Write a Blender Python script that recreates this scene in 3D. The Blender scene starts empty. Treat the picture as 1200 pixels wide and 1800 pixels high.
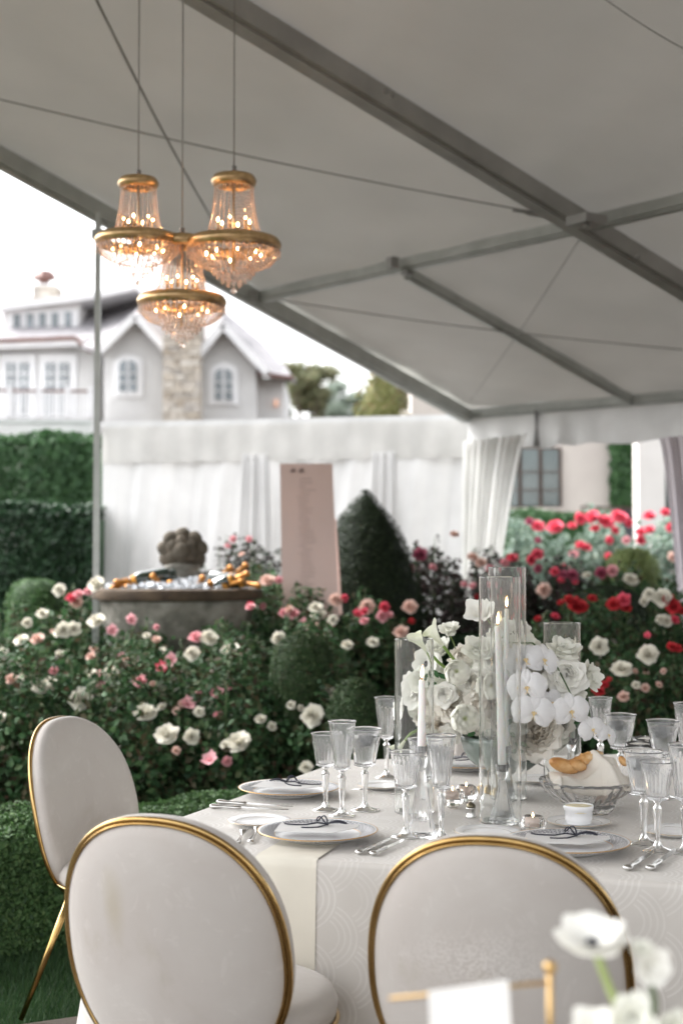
import bpy, math, random
import numpy as np
from mathutils import Vector, Matrix
PI = math.pi
SC = bpy.context.scene
COL = SC.collection
# ------------------------------------------------------------------ camera
CAMZ = 1.44; FPX = 2500.0; PITCH = math.atan(85/2500)
cam = bpy.data.cameras.new('camera'); camo = bpy.data.objects.new('camera', cam); COL.objects.link(camo)
camo.location = (0, 0, CAMZ); camo.rotation_euler = (PI/2+PITCH, 0, 0)
cam.sensor_fit = 'VERTICAL'; cam.sensor_height = 36; cam.lens = 50
cam.clip_start = 0.05; cam.clip_end = 2000
cam.dof.use_dof = True; cam.dof.focus_distance = 3.75; cam.dof.aperture_fstop = 2.7
SC.camera = camo
# ------------------------------------------------------------------ sky, sun, exposure
SUN_EL, SUN_AZ = math.radians(52), math.radians(-62)     # azimuth from +Y: hazy light from the left
w = bpy.data.worlds.new('World'); SC.world = w; w.use_nodes = True
nt = w.node_tree; nt.nodes.clear()
out = nt.nodes.new('ShaderNodeOutputWorld'); bg = nt.nodes.new('ShaderNodeBackground')
sky = nt.nodes.new('ShaderNodeTexSky'); sky.sky_type = 'NISHITA'; sky.sun_disc = False
sky.sun_elevation = SUN_EL; sky.sun_rotation = SUN_AZ; sky.air_density = 1.0; sky.dust_density = 5.0; sky.ozone_density = 1.0
hs = nt.nodes.new('ShaderNodeHueSaturation'); hs.inputs['Saturation'].default_value = 0.13
nt.links.new(sky.outputs[0], hs.inputs['Color']); nt.links.new(hs.outputs[0], bg.inputs[0])
bg.inputs[1].default_value = 0.15
nt.links.new(bg.outputs[0], out.inputs[0])
sl = bpy.data.lights.new('sun', 'SUN'); sl.energy = .6; sl.angle = math.radians(20); sl.color = (1, .97, .92)
so = bpy.data.objects.new('sun', sl); COL.objects.link(so)
sd = Vector((math.sin(SUN_AZ)*math.cos(SUN_EL), math.cos(SUN_AZ)*math.cos(SUN_EL), math.sin(SUN_EL)))
so.rotation_euler = (-sd).to_track_quat('-Z', 'Y').to_euler(); so.location = sd*50
SC.view_settings.view_transform = 'Standard'; SC.view_settings.look = 'None'
SC.view_settings.exposure = 2.28; SC.view_settings.gamma = 1.0; SC.view_settings.use_curve_mapping = False
SC.render.engine = 'CYCLES'
SC.cycles.max_bounces = 14; SC.cycles.transmission_bounces = 12; SC.cycles.transparent_max_bounces = 24
SC.cycles.diffuse_bounces = 5; SC.cycles.sample_clamp_indirect = 8; SC.cycles.caustics_refractive = True
SC.cycles.use_denoising = True

# ------------------------------------------------------------------ placing helpers (rays from the standpoint to real depths)
def ray(px, py):
    a = PITCH; x = (px-600)/FPX; u = -(py-900)/FPX
    return Vector((x, math.cos(a)-u*math.sin(a), math.sin(a)+u*math.cos(a)))
def P(px, py, Y):
    r = ray(px, py); t = Y/r.y; return Vector((r.x*t, Y, CAMZ+r.z*t))
def PZ(px, py, Z):
    r = ray(px, py); t = (Z-CAMZ)/r.z; return Vector((r.x*t, r.y*t, Z))
TZ = 0.75
def T(px, py): return PZ(px, py, TZ)

# ------------------------------------------------------------------ object helpers
def link(o, parent=None):
    COL.objects.link(o)
    if parent is not None: o.parent = parent
    return o
def tag(o, label=None, cat=None, group=None, kind=None):
    if label: o['label'] = label
    if cat: o['category'] = cat
    if group: o['group'] = group
    if kind: o['kind'] = kind
    return o
def empty(name, loc=(0,0,0), rz=0, label=None, cat=None, group=None):
    o = bpy.data.objects.new(name, None); o.location = loc; o.rotation_euler = (0,0,rz); o.empty_display_size = .05
    link(o); return tag(o, label, cat, group)
def inst(name, me, parent=None, loc=(0,0,0), rot=(0,0,0), sc=1):
    o = bpy.data.objects.new(name, me); o.location = loc; o.rotation_euler = rot
    o.scale = (sc,sc,sc) if not hasattr(sc, '__len__') else sc
    return link(o, parent)
def tree_copy(o, parent=None):
    c = o.copy(); link(c, parent)
    for ch in list(o.children): tree_copy(ch, c)
    return c

class MB:
    def __init__(s): s.v = []; s.f = []
    def add(s, vs, fs):
        n = len(s.v); s.v += [tuple(v) for v in vs]; s.f += [tuple(i+n for i in f) for f in fs]; return s
    def box(s, c, d, rz=0, M=None):
        cx,cy,cz = c; dx,dy,dz = d[0]/2,d[1]/2,d[2]/2; vs = []
        for z in (-dz,dz):
            for (x,y) in ((-dx,-dy),(dx,-dy),(dx,dy),(-dx,dy)):
                p = Vector((x,y,z))
                if M is not None: p = M @ p
                elif rz: p = Matrix.Rotation(rz,3,'Z') @ p
                vs.append((p.x+cx,p.y+cy,p.z+cz))
        return s.add(vs, [(3,2,1,0),(4,5,6,7),(0,1,5,4),(1,2,6,5),(2,3,7,6),(3,0,4,7)])
    def beam(s, a, b, w, h, up=(0,0,1)):
        a = Vector(a); b = Vector(b); d = (b-a).normalized(); sd_ = d.cross(Vector(up)).normalized(); u = sd_.cross(d)
        vs = []
        for p in (a,b):
            for (x,y) in ((-1,-1),(1,-1),(1,1),(-1,1)): vs.append(p+sd_*x*w/2+u*y*h/2)
        return s.add(vs, [(3,2,1,0),(4,5,6,7),(0,1,5,4),(1,2,6,5),(2,3,7,6),(3,0,4,7)])
    def tube(s, pts, r, n=8, closed=False, cap=True):
        pts = [Vector(p) for p in pts]; m = len(pts); rs = r if hasattr(r,'__len__') else [r]*m
        vs = []; prev = None
        for i,p in enumerate(pts):
            if closed: d = pts[(i+1)%m]-pts[i-1]
            else: d = pts[min(i+1,m-1)]-pts[max(i-1,0)]
            d.normalize()
            if prev is None:
                a = Vector((0,0,1)) if abs(d.z) < .9 else Vector((1,0,0)); x = d.cross(a).normalized()
            else:
                x = (prev - d*prev.dot(d)).normalized()
            prev = x; y = d.cross(x)
            for k in range(n):
                t = 2*PI*k/n; vs.append(p+x*math.cos(t)*rs[i]+y*math.sin(t)*rs[i])
        fs = []
        for i in range(m if closed else m-1):
            for k in range(n):
                a = i*n+k; b = i*n+(k+1)%n; j = (i+1)%m
                fs.append((a, b, j*n+(k+1)%n, j*n+k))
        if cap and not closed: fs.append(tuple(range(n-1,-1,-1))); fs.append(tuple((m-1)*n+k for k in range(n)))
        return s.add(vs, fs)
    def lathe(s, prof, n=32, mod=None, c=(0,0,0), closed=False):
        m = len(prof); vs = []
        for i,(r,z) in enumerate(prof):
            for k in range(n):
                t = 2*PI*k/n; rr = r; tt = t
                if mod: rr, tt = mod(r, z, t, i/(m-1))
                vs.append((c[0]+rr*math.cos(tt), c[1]+rr*math.sin(tt), c[2]+z))
        fs = []
        for i in range(m if closed else m-1):
            j = (i+1)%m
            for k in range(n): fs.append((i*n+k, i*n+(k+1)%n, j*n+(k+1)%n, j*n+k))
        if not closed:
            if prof[0][0] > 0: fs.append(tuple(range(n-1,-1,-1)))
            if prof[-1][0] > 0: fs.append(tuple((m-1)*n+k for k in range(n)))
        return s.add(vs, fs)
    def grid(s, fn, nu, nv):
        vs = [fn(i/nu, j/nv) for j in range(nv+1) for i in range(nu+1)]
        fs = [(j*(nu+1)+i, j*(nu+1)+i+1, (j+1)*(nu+1)+i+1, (j+1)*(nu+1)+i) for j in range(nv) for i in range(nu)]
        return s.add(vs, fs)
    def ball(s, c, r, nu=12, nv=8, sc=(1,1,1), fn=None):
        vs = []; fs = []
        for j in range(nv+1):
            ph = PI*j/nv
            for i in range(nu):
                t = 2*PI*i/nu; d = Vector((math.sin(ph)*math.cos(t), math.sin(ph)*math.sin(t), math.cos(ph)))
                k = fn(d) if fn else 1
                vs.append((c[0]+d.x*r*sc[0]*k, c[1]+d.y*r*sc[1]*k, c[2]+d.z*r*sc[2]*k))
        for j in range(nv):
            for i in range(nu): fs.append((j*nu+i, (j+1)*nu+i, (j+1)*nu+(i+1)%nu, j*nu+(i+1)%nu))
        return s.add(vs, fs)
    def mesh(s, name, mat, smooth=True, ang=None):
        me = bpy.data.meshes.new(name); me.from_pydata(s.v, [], s.f); me.materials.append(mat)
        if smooth: me.polygons.foreach_set('use_smooth', [True]*len(me.polygons))
        if ang is not None and smooth: me.set_sharp_from_angle(angle=math.radians(ang))
        me.validate(); me.update(); return me
def part(name, mb, mat, parent=None, smooth=True, ang=None, loc=(0,0,0), rot=(0,0,0)):
    return inst(name, mb.mesh(name, mat, smooth, ang), parent, loc, rot)

# ------------------------------------------------------------------ node helpers
def newmat(name):
    m = bpy.data.materials.new(name); m.use_nodes = True; n = m.node_tree; n.nodes.clear()
    o = n.nodes.new('ShaderNodeOutputMaterial'); b = n.nodes.new('ShaderNodeBsdfPrincipled'); n.links.new(b.outputs[0], o.inputs[0])
    return m, n, b, o
class NN:
    def __init__(s, nt): s.nt = nt
    def put(s, sock, v):
        if isinstance(v, (int, float)): sock.default_value = v
        elif isinstance(v, tuple): sock.default_value = v
        else: s.nt.links.new(v, sock)
    def m(s, op, a, b=0.0, c=None, clamp=False):
        n = s.nt.nodes.new('ShaderNodeMath'); n.operation = op; n.use_clamp = clamp
        s.put(n.inputs[0], a); s.put(n.inputs[1], b)
        if c is not None: s.put(n.inputs[2], c)
        return n.outputs[0]
    def coord(s, which='Object'):
        return s.nt.nodes.new('ShaderNodeTexCoord').outputs[which]
    def xyz(s, v):
        n = s.nt.nodes.new('ShaderNodeSeparateXYZ'); s.put(n.inputs[0], v); return n.outputs
    def comb(s, x, y, z):
        n = s.nt.nodes.new('ShaderNodeCombineXYZ'); s.put(n.inputs[0],x); s.put(n.inputs[1],y); s.put(n.inputs[2],z); return n.outputs[0]
    def noise(s, vec, scale, detail=3, rough=.5, dist=0):
        n = s.nt.nodes.new('ShaderNodeTexNoise'); s.put(n.inputs['Vector'], vec); n.inputs['Scale'].default_value = scale
        n.inputs['Detail'].default_value = detail; n.inputs['Roughness'].default_value = rough; n.inputs['Distortion'].default_value = dist
        return n.outputs[0]
    def ramp(s, f, stops):
        n = s.nt.nodes.new('ShaderNodeValToRGB'); s.put(n.inputs[0], f); el = n.color_ramp.elements
        while len(el) < len(stops): el.new(.5)
        for e,(p,c) in zip(el, stops): e.position = p; e.color = (*c,1)
        return n.outputs[0]
    def mix(s, f, a, b):
        n = s.nt.nodes.new('ShaderNodeMix'); n.data_type = 'RGBA'; s.put(n.inputs[0], f)
        s.put(n.inputs[6], (*a,1) if isinstance(a,tuple) else a); s.put(n.inputs[7], (*b,1) if isinstance(b,tuple) else b); return n.outputs[2]
    def bump(s, h, st, dist=.01):
        n = s.nt.nodes.new('ShaderNodeBump'); s.put(n.inputs['Height'], h); n.inputs['Strength'].default_value = st; n.inputs['Distance'].default_value = dist
        return n.outputs[0]
    def fish(s, x, y):                  # overlapping fans; returns the distance from each fan's centre, 0 to .5
        y4 = s.m('MULTIPLY', y, 4.0); r = s.m('FLOOR', y4); fy = s.m('MULTIPLY', s.m('SUBTRACT', y4, r), .25)
        off = s.m('MULTIPLY', s.m('FLOORED_MODULO', r, 2.0), .5)
        dx0 = s.m('SUBTRACT', s.m('FRACT', s.m('ADD', x, off)), .5)
        dx1 = s.m('SUBTRACT', s.m('FRACT', s.m('ADD', s.m('ADD', x, off), .5)), .5)
        fy1 = s.m('ADD', fy, .25)
        d0 = s.m('SQRT', s.m('ADD', s.m('MULTIPLY', dx0, dx0), s.m('MULTIPLY', fy, fy)))
        d1 = s.m('SQRT', s.m('ADD', s.m('MULTIPLY', dx1, dx1), s.m('MULTIPLY', fy1, fy1)))
        k = s.m('LESS_THAN', d1, .5)
        return s.m('ADD', s.m('MULTIPLY', d1, k), s.m('MULTIPLY', d0, s.m('SUBTRACT', 1.0, k)))
def pmat(name, c1, c2=None, scale=8, rough=.6, metal=0, bump=0, bscale=80, spec=.5, trans=0, ior=1.5, sheen=0, coat=0, transl=0, stops=None, detail=4, coord='Object'):
    m, n, b, o = newmat(name); N = NN(n)
    if c2 is None: c2 = tuple(min(1,c*.9) for c in c1)
    co = N.coord(coord); f = N.noise(co, scale, detail)
    col = N.ramp(f, stops or [(.35,c2),(.65,c1)])
    n.links.new(col, b.inputs['Base Color'])
    b.inputs['Roughness'].default_value = rough; b.inputs['Metallic'].default_value = metal
    b.inputs['Specular IOR Level'].default_value = spec; b.inputs['IOR'].default_value = ior
    b.inputs['Transmission Weight'].default_value = trans; b.inputs['Sheen Weight'].default_value = sheen; b.inputs['Coat Weight'].default_value = coat
    if bump: n.links.new(N.bump(N.noise(co, bscale, 5, .6), bump), b.inputs['Normal'])
    if transl:
        t = n.nodes.new('ShaderNodeBsdfTranslucent'); n.links.new(col, t.inputs[0]); mx = n.nodes.new('ShaderNodeMixShader')
        mx.inputs[0].default_value = transl; n.links.new(b.outputs[0], mx.inputs[1]); n.links.new(t.outputs[0], mx.inputs[2]); n.links.new(mx.outputs[0], o.inputs[0])
    return m
def leafmat(name, cols, rough=.55, transl=.25, spec=.3, nscale=3, amt=.35):
    m, n, b, o = newmat(name); N = NN(n)
    g = n.nodes.new('ShaderNodeNewGeometry')
    k = len(cols); col = N.ramp(g.outputs['Random Per Island'], [((i)/(k-1 or 1), c) for i,c in enumerate(cols)])
    f = N.noise(N.coord(), nscale, 3)
    fac = N.m('MULTIPLY_ADD', f, 2*amt, 1-amt)
    mu = n.nodes.new('ShaderNodeVectorMath'); mu.operation = 'SCALE'; n.links.new(col, mu.inputs[0]); n.links.new(fac, mu.inputs['Scale'])
    n.links.new(mu.outputs[0], b.inputs['Base Color']); b.inputs['Roughness'].default_value = rough; b.inputs['Specular IOR Level'].default_value = spec
    if transl:
        t = n.nodes.new('ShaderNodeBsdfTranslucent'); n.links.new(mu.outputs[0], t.inputs[0]); mx = n.nodes.new('ShaderNodeMixShader')
        mx.inputs[0].default_value = transl; n.links.new(b.outputs[0], mx.inputs[1]); n.links.new(t.outputs[0], mx.inputs[2]); n.links.new(mx.outputs[0], o.inputs[0])
    return m
def glassmat(name, col=(1,1,1), rough=0.0, ior=1.48, haze=0.0):
    m, n, b, o = newmat(name); N = NN(n)
    f = N.noise(N.coord(), 40, 2)
    n.links.new(N.ramp(f, [(0, tuple(c*.985 for c in col)), (1, col)]), b.inputs['Base Color'])
    b.inputs['Roughness'].default_value = rough; b.inputs['Transmission Weight'].default_value = 1; b.inputs['IOR'].default_value = ior
    if haze:                                # plain white mixed into the material as painted brightness, lifting the glass
        d = n.nodes.new('ShaderNodeBsdfDiffuse'); t = n.nodes.new('ShaderNodeBsdfTranslucent'); a = n.nodes.new('ShaderNodeMixShader'); mx = n.nodes.new('ShaderNodeMixShader')
        for q in (d, t): q.inputs[0].default_value = (.92,.92,.92,1)
        n.links.new(d.outputs[0], a.inputs[1]); n.links.new(t.outputs[0], a.inputs[2]); n.links.new(N.m('MULTIPLY', N.m('ADD', f, .5), haze), mx.inputs[0])
        n.links.new(b.outputs[0], mx.inputs[1]); n.links.new(a.outputs[0], mx.inputs[2]); n.links.new(mx.outputs[0], o.inputs[0])
    return m
def emat(name, col, strength):
    m, n, b, o = newmat(name); N = NN(n); e = n.nodes.new('ShaderNodeEmission'); e.inputs[1].default_value = strength
    z = N.xyz(N.coord('Generated'))[2]
    n.links.new(N.ramp(z, [(0, tuple(c*.8 for c in col)), (.5, col)]), e.inputs[0]); n.links.new(e.outputs[0], o.inputs[0]); return m

# ------------------------------------------------------------------ foliage helpers
def leaf_mesh(name, pts, nrm, size, mat, rs, aspect=.55, tilt=.8, extra=None):
    """a folded leaf of two faces at each point, facing roughly along the normal"""
    n = len(pts)
    nn = nrm + rs.normal(0, tilt*.5, (n,3)); nn /= np.linalg.norm(nn, axis=1)[:,None]+1e-9
    a = rs.normal(0,1,(n,3)); a -= nn*(a*nn).sum(1)[:,None]; a /= np.linalg.norm(a,axis=1)[:,None]+1e-9
    b = np.cross(nn, a); s = (size*rs.uniform(.6,1.3,n))[:,None]
    v = np.empty((n,4,3)); v[:,0] = pts-a*s*.5; v[:,1] = pts+b*s*aspect*.5+nn*s*.12; v[:,2] = pts+a*s*.5; v[:,3] = pts-b*s*aspect*.5+nn*s*.12
    verts = v.reshape(-1,3); nf = n
    me = bpy.data.meshes.new(name)
    ev, ef = (extra.v, extra.f) if extra else ([], [])
    nv = len(verts)+len(ev); me.vertices.add(nv)
    allv = verts if not ev else np.vstack([verts, np.array(ev)])
    me.vertices.foreach_set('co', allv.ravel())
    loops = []; starts = []; tot = []
    base = np.arange(n)*4
    l = np.stack([base,base+1,base+2, base,base+2,base+3],1).ravel()
    st = np.arange(2*n)*3
    if ef:
        k = len(verts); el = []; es = []; c = len(l)
        for f in ef: es.append(c); el += [i+k for i in f]; c += len(f)
        l = np.concatenate([l, np.array(el)]); st = np.concatenate([st, np.array(es)])
    me.loops.add(len(l)); me.loops.foreach_set('vertex_index', l.astype(np.int32))
    me.polygons.add(len(st)); me.polygons.foreach_set('loop_start', st.astype(np.int32))
    me.materials.append(mat); me.update(calc_edges=True); me.validate()
    return me
def ellipsoid_leaves(rs, c, r, n, shell=.35, zmin=-9):
    d = rs.normal(0,1,(n,3)); d /= np.linalg.norm(d,axis=1)[:,None]
    lump = 1+.12*np.sin(d[:,0]*5+c[0]*3)+.10*np.sin(d[:,1]*6+d[:,2]*5+c[1])+.08*np.sin(d[:,2]*9+d[:,0]*7)
    k = (1-shell*rs.uniform(0,1,n)**1.5)*lump
    p = d*k[:,None]*np.array(r)+np.array(c); m = p[:,2] > zmin
    return p[m], d[m]
# ================================================================== ground
M_soil = pmat('soil', (.045,.03,.02), (.02,.014,.01), 6, .95, bump=.8, bscale=30)
M_lawn = pmat('lawn_base', (.03,.055,.02), (.018,.035,.012), 12, .95, bump=.5)
M_grass = leafmat('grass_blades', [(.03,.075,.025),(.05,.11,.035),(.025,.06,.03),(.07,.12,.045)], .5)
g = MB(); g.grid(lambda u,v: (-400+800*u, -100+900*v, 0), 8, 8)
tag(part('ground', g, M_soil), kind='structure')
g = MB(); g.grid(lambda u,v: (-9+12*u, 3.2+2.6*v, .004), 8, 8)
tag(part('lawn', g, M_lawn), kind='structure')
rs = np.random.RandomState(3)
n = 45000
gx = rs.uniform(-1.75,-.35,n); gy = rs.uniform(4.3,5.6,n)
base = np.stack([gx,gy,np.full(n,.0)],1)
hd = rs.uniform(0,2*PI,n); ww = rs.uniform(.0012,.0028,n); hh = rs.uniform(.02,.05,n); ln = rs.normal(0,.016,(n,2))
v = np.empty((n,3,3)); dx = np.stack([np.cos(hd)*ww,np.sin(hd)*ww,np.zeros(n)],1)
v[:,0] = base-dx; v[:,1] = base+dx; v[:,2] = base+np.stack([ln[:,0],ln[:,1],hh],1)
me = bpy.data.meshes.new('grass_blades'); me.vertices.add(3*n); me.vertices.foreach_set('co', v.ravel()); me.loops.add(3*n)
me.loops.foreach_set('vertex_index', np.arange(3*n,dtype=np.int32)); me.polygons.add(n); me.polygons.foreach_set('loop_start', (np.arange(n)*3).astype(np.int32))
me.materials.append(M_grass); me.update(calc_edges=True)
tag(inst('grass', me, None, (0,0,.004)), 'short green lawn grass between the box hedge and the wooden tent floor', 'grass', kind='stuff')
# wooden tent floor
M_deck = pmat('deck_wood', (.075,.052,.032), (.035,.025,.016), 3, .7, bump=.3)
dk = empty('tent_floor', (0,0,0)); tag(dk, kind='structure')
A = Vector((-1.0,4.30,0)); dd = Vector((.9,.43,0)).normalized(); nn = Vector((-dd.y,dd.x,0))
pl = MB().box((0,0,0),(16,.142,.03)).mesh('plank', M_deck, False)
for i in range(24):
    c = A + dd*3.0 - nn*(.075+.15*i)
    inst('plank', pl, dk, (c.x, c.y, .035+.001*(i%3)), (0,0,math.atan2(dd.y,dd.x)))

# ================================================================== tent
M_alu = pmat('tent_aluminium', (.52,.54,.52), (.42,.44,.42), 5, .45, metal=.4)
M_alud = pmat('tent_aluminium_dull', (.44,.44,.42), (.36,.36,.345), 5, .5, metal=.3)
M_vinyl = pmat('tent_fabric', (.57,.55,.515), (.51,.495,.465), 1.2, .6, bump=.05, bscale=6, transl=.05)
M_white = pmat('white_pvc', (.74,.74,.73), (.66,.66,.65), 4, .55, transl=.12)
M_cable = pmat('cable_grey', (.33,.33,.32), (.27,.27,.26), 5, .5)
EZ = 2.74
K = PZ(822,722,EZ); E2 = PZ(1200,690,EZ)
ev = (E2-K).normalized(); gv = Vector((-ev.y, ev.x, 0)); gv = gv if gv.y < 0 else -gv
SLP = .238
pn = gv.cross(ev)                      # roof plane
ax = gv + Vector((0,0,SLP)); pn = ax.cross(ev).normalized()
def R(px, py, off=0.0):
    r = ray(px,py); o = Vector((0,0,CAMZ)); q = K - Vector((0,0,off))
    t = (q-o).dot(pn)/r.dot(pn); return o+r*t
RID = 7.6; LEN = 16
def rp(e, g_, off=0):                  # a point of the roof by its length along the eave and its distance up the slope
    z = EZ + SLP*(g_ if g_ <= RID else 2*RID-g_) - off
    return K + ev*e + gv*g_ + Vector((0,0,z-EZ))
def eg(p): d = p-K; return d.dot(ev), Vector((d.x,d.y,0)).dot(gv)
tent = empty('marquee_tent', tuple(K)); tent.location = (0,0,0)
tag(tent, 'large white frame marquee roof with grey aluminium beams over the dinner table', 'tent')
rt = MB()
def roof_pt(g0, g1):
    def f(u, v):
        e = LEN*u; gg = g0+(g1-g0)*v; s = abs(math.sin(PI*e/3.05))*.03+.010*math.sin(gg*5+e*2)*math.sin(e*7+gg)+.006*math.sin(gg*13-e*9)
        return rp(e, gg, s-.03)
    return f
rt.grid(roof_pt(-.02,RID), 200, 90); rt.grid(roof_pt(RID,10.3), 64, 10)  # unseen back slope cut short, shaped to let light in from behind
part('roof_fabric', rt, M_vinyl, tent)
def rbeam(name, a, b, w_, h_, mat, ext0=0, ext1=0):
    a = Vector(a); b = Vector(b); d = (b-a).normalized(); a = a-d*ext0; b = b+d*ext1
    up = pn if pn.z > 0 else -pn
    m_ = MB(); m_.beam(a-up*h_*.5, b-up*h_*.5, w_, h_, up)
    m_.beam(a-up*(h_+.006), b-up*(h_+.006), w_*.5, .012, up)
    return part(name, m_, mat, tent, False)
e1 = eg(R(1030,385)); 
q0 = R(1030,385); q1 = R(410,2)
rbeam('rafter', q0, q1, .14, .10, M_alud, 7, 3)
q2 = R(440,518); rbeam('purlin', q2, q0, .07, .07, M_alu)
rbeam('purlin', q0, R(1200,344), .07, .07, M_alu, 0, 4)
rbeam('rafter', R(0,262), rp(0,0), .11, .10, M_alu, 4, 0)
rbeam('rafter', R(718,474), R(1110,697), .07, .06, M_alu)
rbeam('eave_beam', rp(0,0), R(1200,690), .09, .06, M_alu, 0, 6)
def cable(a, b, r=.006, name='bracing_cable'):
    m_ = MB(); pts = [a.lerp(b,t/10) - Vector((0,0,.03*math.sin(PI*t/10))) for t in range(11)]; m_.tube(pts, r, 6); part(name, m_, M_cable, tent)
cable(R(160,-20,.05), R(372,385,.05), .0075); cable(R(-20,170,.05), R(1000,384,.08), .0045)
cable(R(455,522,.05), R(1200,615,.05), .0045); cable(R(1028,405,.1), R(825,705,.05), .0035)
cable(R(1050,-10,.05), R(1300,130,.05), .0025)
# turnbuckle and joint at the crossing
m_ = MB(); a = R(900,370,.07); b = R(1000,384,.09); m_.tube([a,a.lerp(b,.2),a.lerp(b,.3),a.lerp(b,.7),a.lerp(b,.8),b],[.008,.008,.018,.018,.008,.008],8); part('turnbuckle', m_, M_cable, tent)
m_ = MB(); m_.box(R(1030,388,.16),(.16,.16,.05), .6); m_.tube([R(1030,388,.16),R(1030,400,.22)],.02,8); part('beam_joint', m_, M_cable, tent, False)
for (x,y) in ((676,160),(688,167),(1120,452)):
    part('bolt', MB().ball(R(x,y,.125),.016,8,6), M_cable, tent)
for (x,y) in ((690,462),(444,520),(716,474)):
    part('bracket', MB().box(R(x,y,.07),(.06,.06,.07),.6), M_cable, tent, False)
# left leg
lt = R(173,374,.1); m_ = MB(); m_.box((0,0,lt.z/2),(.036,.036,lt.z)); m_.box((0,0,.01),(.2,.2,.02)); m_.box((0,0,lt.z-.14),(.075,.075,.06))
part('leg', m_, M_alu, tent, False, loc=(lt.x,lt.y,0))
m_ = MB(); m_.box((0,0,EZ/2-.05),(.09,.09,EZ-.1)); part('leg', m_, M_alu, tent, False, loc=(K.x+.09,K.y+.03,0), rot=(0,0,.6))
cr = P(1203,900,0.01) if False else None
# valance under the eave with gathers
def val(u, v):
    e = 4.3*u; p = K+ev*e; z = EZ-.06-(.30+.012*math.sin(e*9))*v
    k = math.exp(-((e-.95)/.06)**2)
    out_ = .02*math.sin(e*22)*v*(1 if e<1.3 else .35) + .05*k*v
    return p + gv*out_ + Vector((0,0,z-EZ+.02*k))
part('valance', MB().grid(val, 170, 8), M_white, tent)
q = P(940,726,K.y-.42); m_ = MB()
for s in (-1,0,1): m_.tube([(q.x+.012*s,q.y-.07-.01*abs(s),q.z+.02),(q.x+.006*s,q.y-.085,q.z-.12),(q.x+.016*s,q.y-.07,q.z-.29)],[.010,.006,.012],6)
part('valance_strap', m_, pmat('grey_strap', (.36,.36,.36),(.28,.28,.28),9,.7), tent)
M_sheer = pmat('sheer_curtain', (.82,.82,.80), (.74,.74,.72), 3, .7, transl=.45)
def curt(x_top0, x_top1, x_bot0, x_bot1, y0, y1, folds, Y0, Y1, mat, name, thing_label, grp=None, amp=.03, nu=160, sway=0.0, flip=False):
    """a pleated cloth hung from a rail"""
    a0 = P(x_top0,y0,Y0); a1 = P(x_top1,y0,Y1); b0 = P(x_bot0,y1,Y0); b1 = P(x_bot1,y1,Y1)
    zt, zb = a0.z, min(b0.z,b1.z)
    def f(u, v):
        t = a0.lerp(a1,u); b = b0.lerp(b1,u); b.z = zb; t.z = zt
        p = t.lerp(b, v**(.75 if sway else 1)); p.z = zt+(zb-zt)*v
        ph = 2*PI*folds*u
        off = amp*(math.sin(ph+.6*math.sin(3*u+v))+.4*math.sin(ph*2.3+2+v*1.5))
        return p+Vector((.2*off,off,0))
    o = part(name, MB().grid(f, nu, 24), mat); tag(o, thing_label, 'curtain', grp); return o
curt(812, 925, 812, 862, 775, 1120, 9, K.y-.08, K.y-.75, M_sheer, 'curtain', 'white pleated curtain gathered at the tent corner leg, swept to the left', None, .035, 140, 1)
curt(1158, 1290, 1198, 1290, 770, 1130, 5, K.y-3.0, K.y-3.6, pmat('lilac_curtain', (.62,.57,.60), (.52,.48,.52), 3, .7, transl=.3), 'curtain', 'pale lilac grey curtain hanging at the right edge of the photo', None, .03, 80, 1)
# the white fabric wall behind the fountain
wall = empty('fabric_wall', (0,0,0)); tag(wall, 'long translucent white fabric wall with a grey top band behind the planter', 'fabric wall')
wa = P(183,748,13.5); wb = P(826,733,12.75); wb.z = wa.z; 
wd = (wb-wa); wl = wd.length; wd.normalize(); wn = Vector((wd.y,-wd.x,0))
rsw = random.Random(4)
def wf(u, v):
    s = u*wl; s2 = s+.22*v; off = .045*math.sin(s2*13+1.2*math.sin(s2*3+v*2))+.022*math.sin(s2*31+1+2*v)+.04*math.sin(s2*5+v)
    p = wa+wd*s+wn*(off*(.3+.7*v)); p.z = wa.z-.04-(wa.z-.02)*v; return p
M_wall = pmat('wall_sheer', (.78,.775,.765), (.68,.675,.665), 2, .8, transl=.20)
part('curtain', MB().grid(wf, 300, 16), M_wall, wall)
def wv(u, v):
    s = u*wl; off = -.04+.004*math.sin(s*11)+.004*math.sin(s*27)
    p = wa+wd*s-wn*off; p.z = wa.z-.02-.34*v; return p
part('valance', MB().grid(wv, 260, 6), pmat('wall_valance', (.72,.71,.68),(.64,.63,.6), 4, .7, transl=.25), wall)
for (x0,x1) in ((432,480),(668,708)):
    s0 = (P(x0,900,13).x-wa.x); s1 = (P(x1,900,13).x-wa.x)
    def pf(u,v,s0=s0,s1=s1):
        s = s0+(s1-s0)*u*(1+.9*v)-.12*v; p = wa+wd*s+wn*(.06+.012*math.sin(u*18)+.01*math.sin(u*31+v*3)); p.z = wa.z-.3-(wa.z-.32)*v; return p
    part('curtain_panel', MB().grid(pf, 24, 8), M_wall, wall)
m_ = MB(); m_.beam(wa-wd*.05, wb+wd*.02, .05, .06); part('rail', m_, M_white, wall, False)
# low bar left of the leg
lb = empty('white_rail_fence', (0,0,0), 0, 'white panel fence with a grey top rail left of the tent leg', 'fence')
m_ = MB(); m_.beam(P(-60,741,18.9), P(163,743,18.7), .05, .05); part('rail', m_, M_alu, lb, False)
m_ = MB(); a = P(-60,754,18.9); b = P(163,756,18.7); m_.beam(a, b, .03, .14); part('panel', m_, M_white, lb, False)
for x in (10,120):
    p = P(x,740,18.9); part('post', MB().box((p.x,p.y,p.z/2),(.05,.05,p.z)), M_alu, lb, False)

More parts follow.
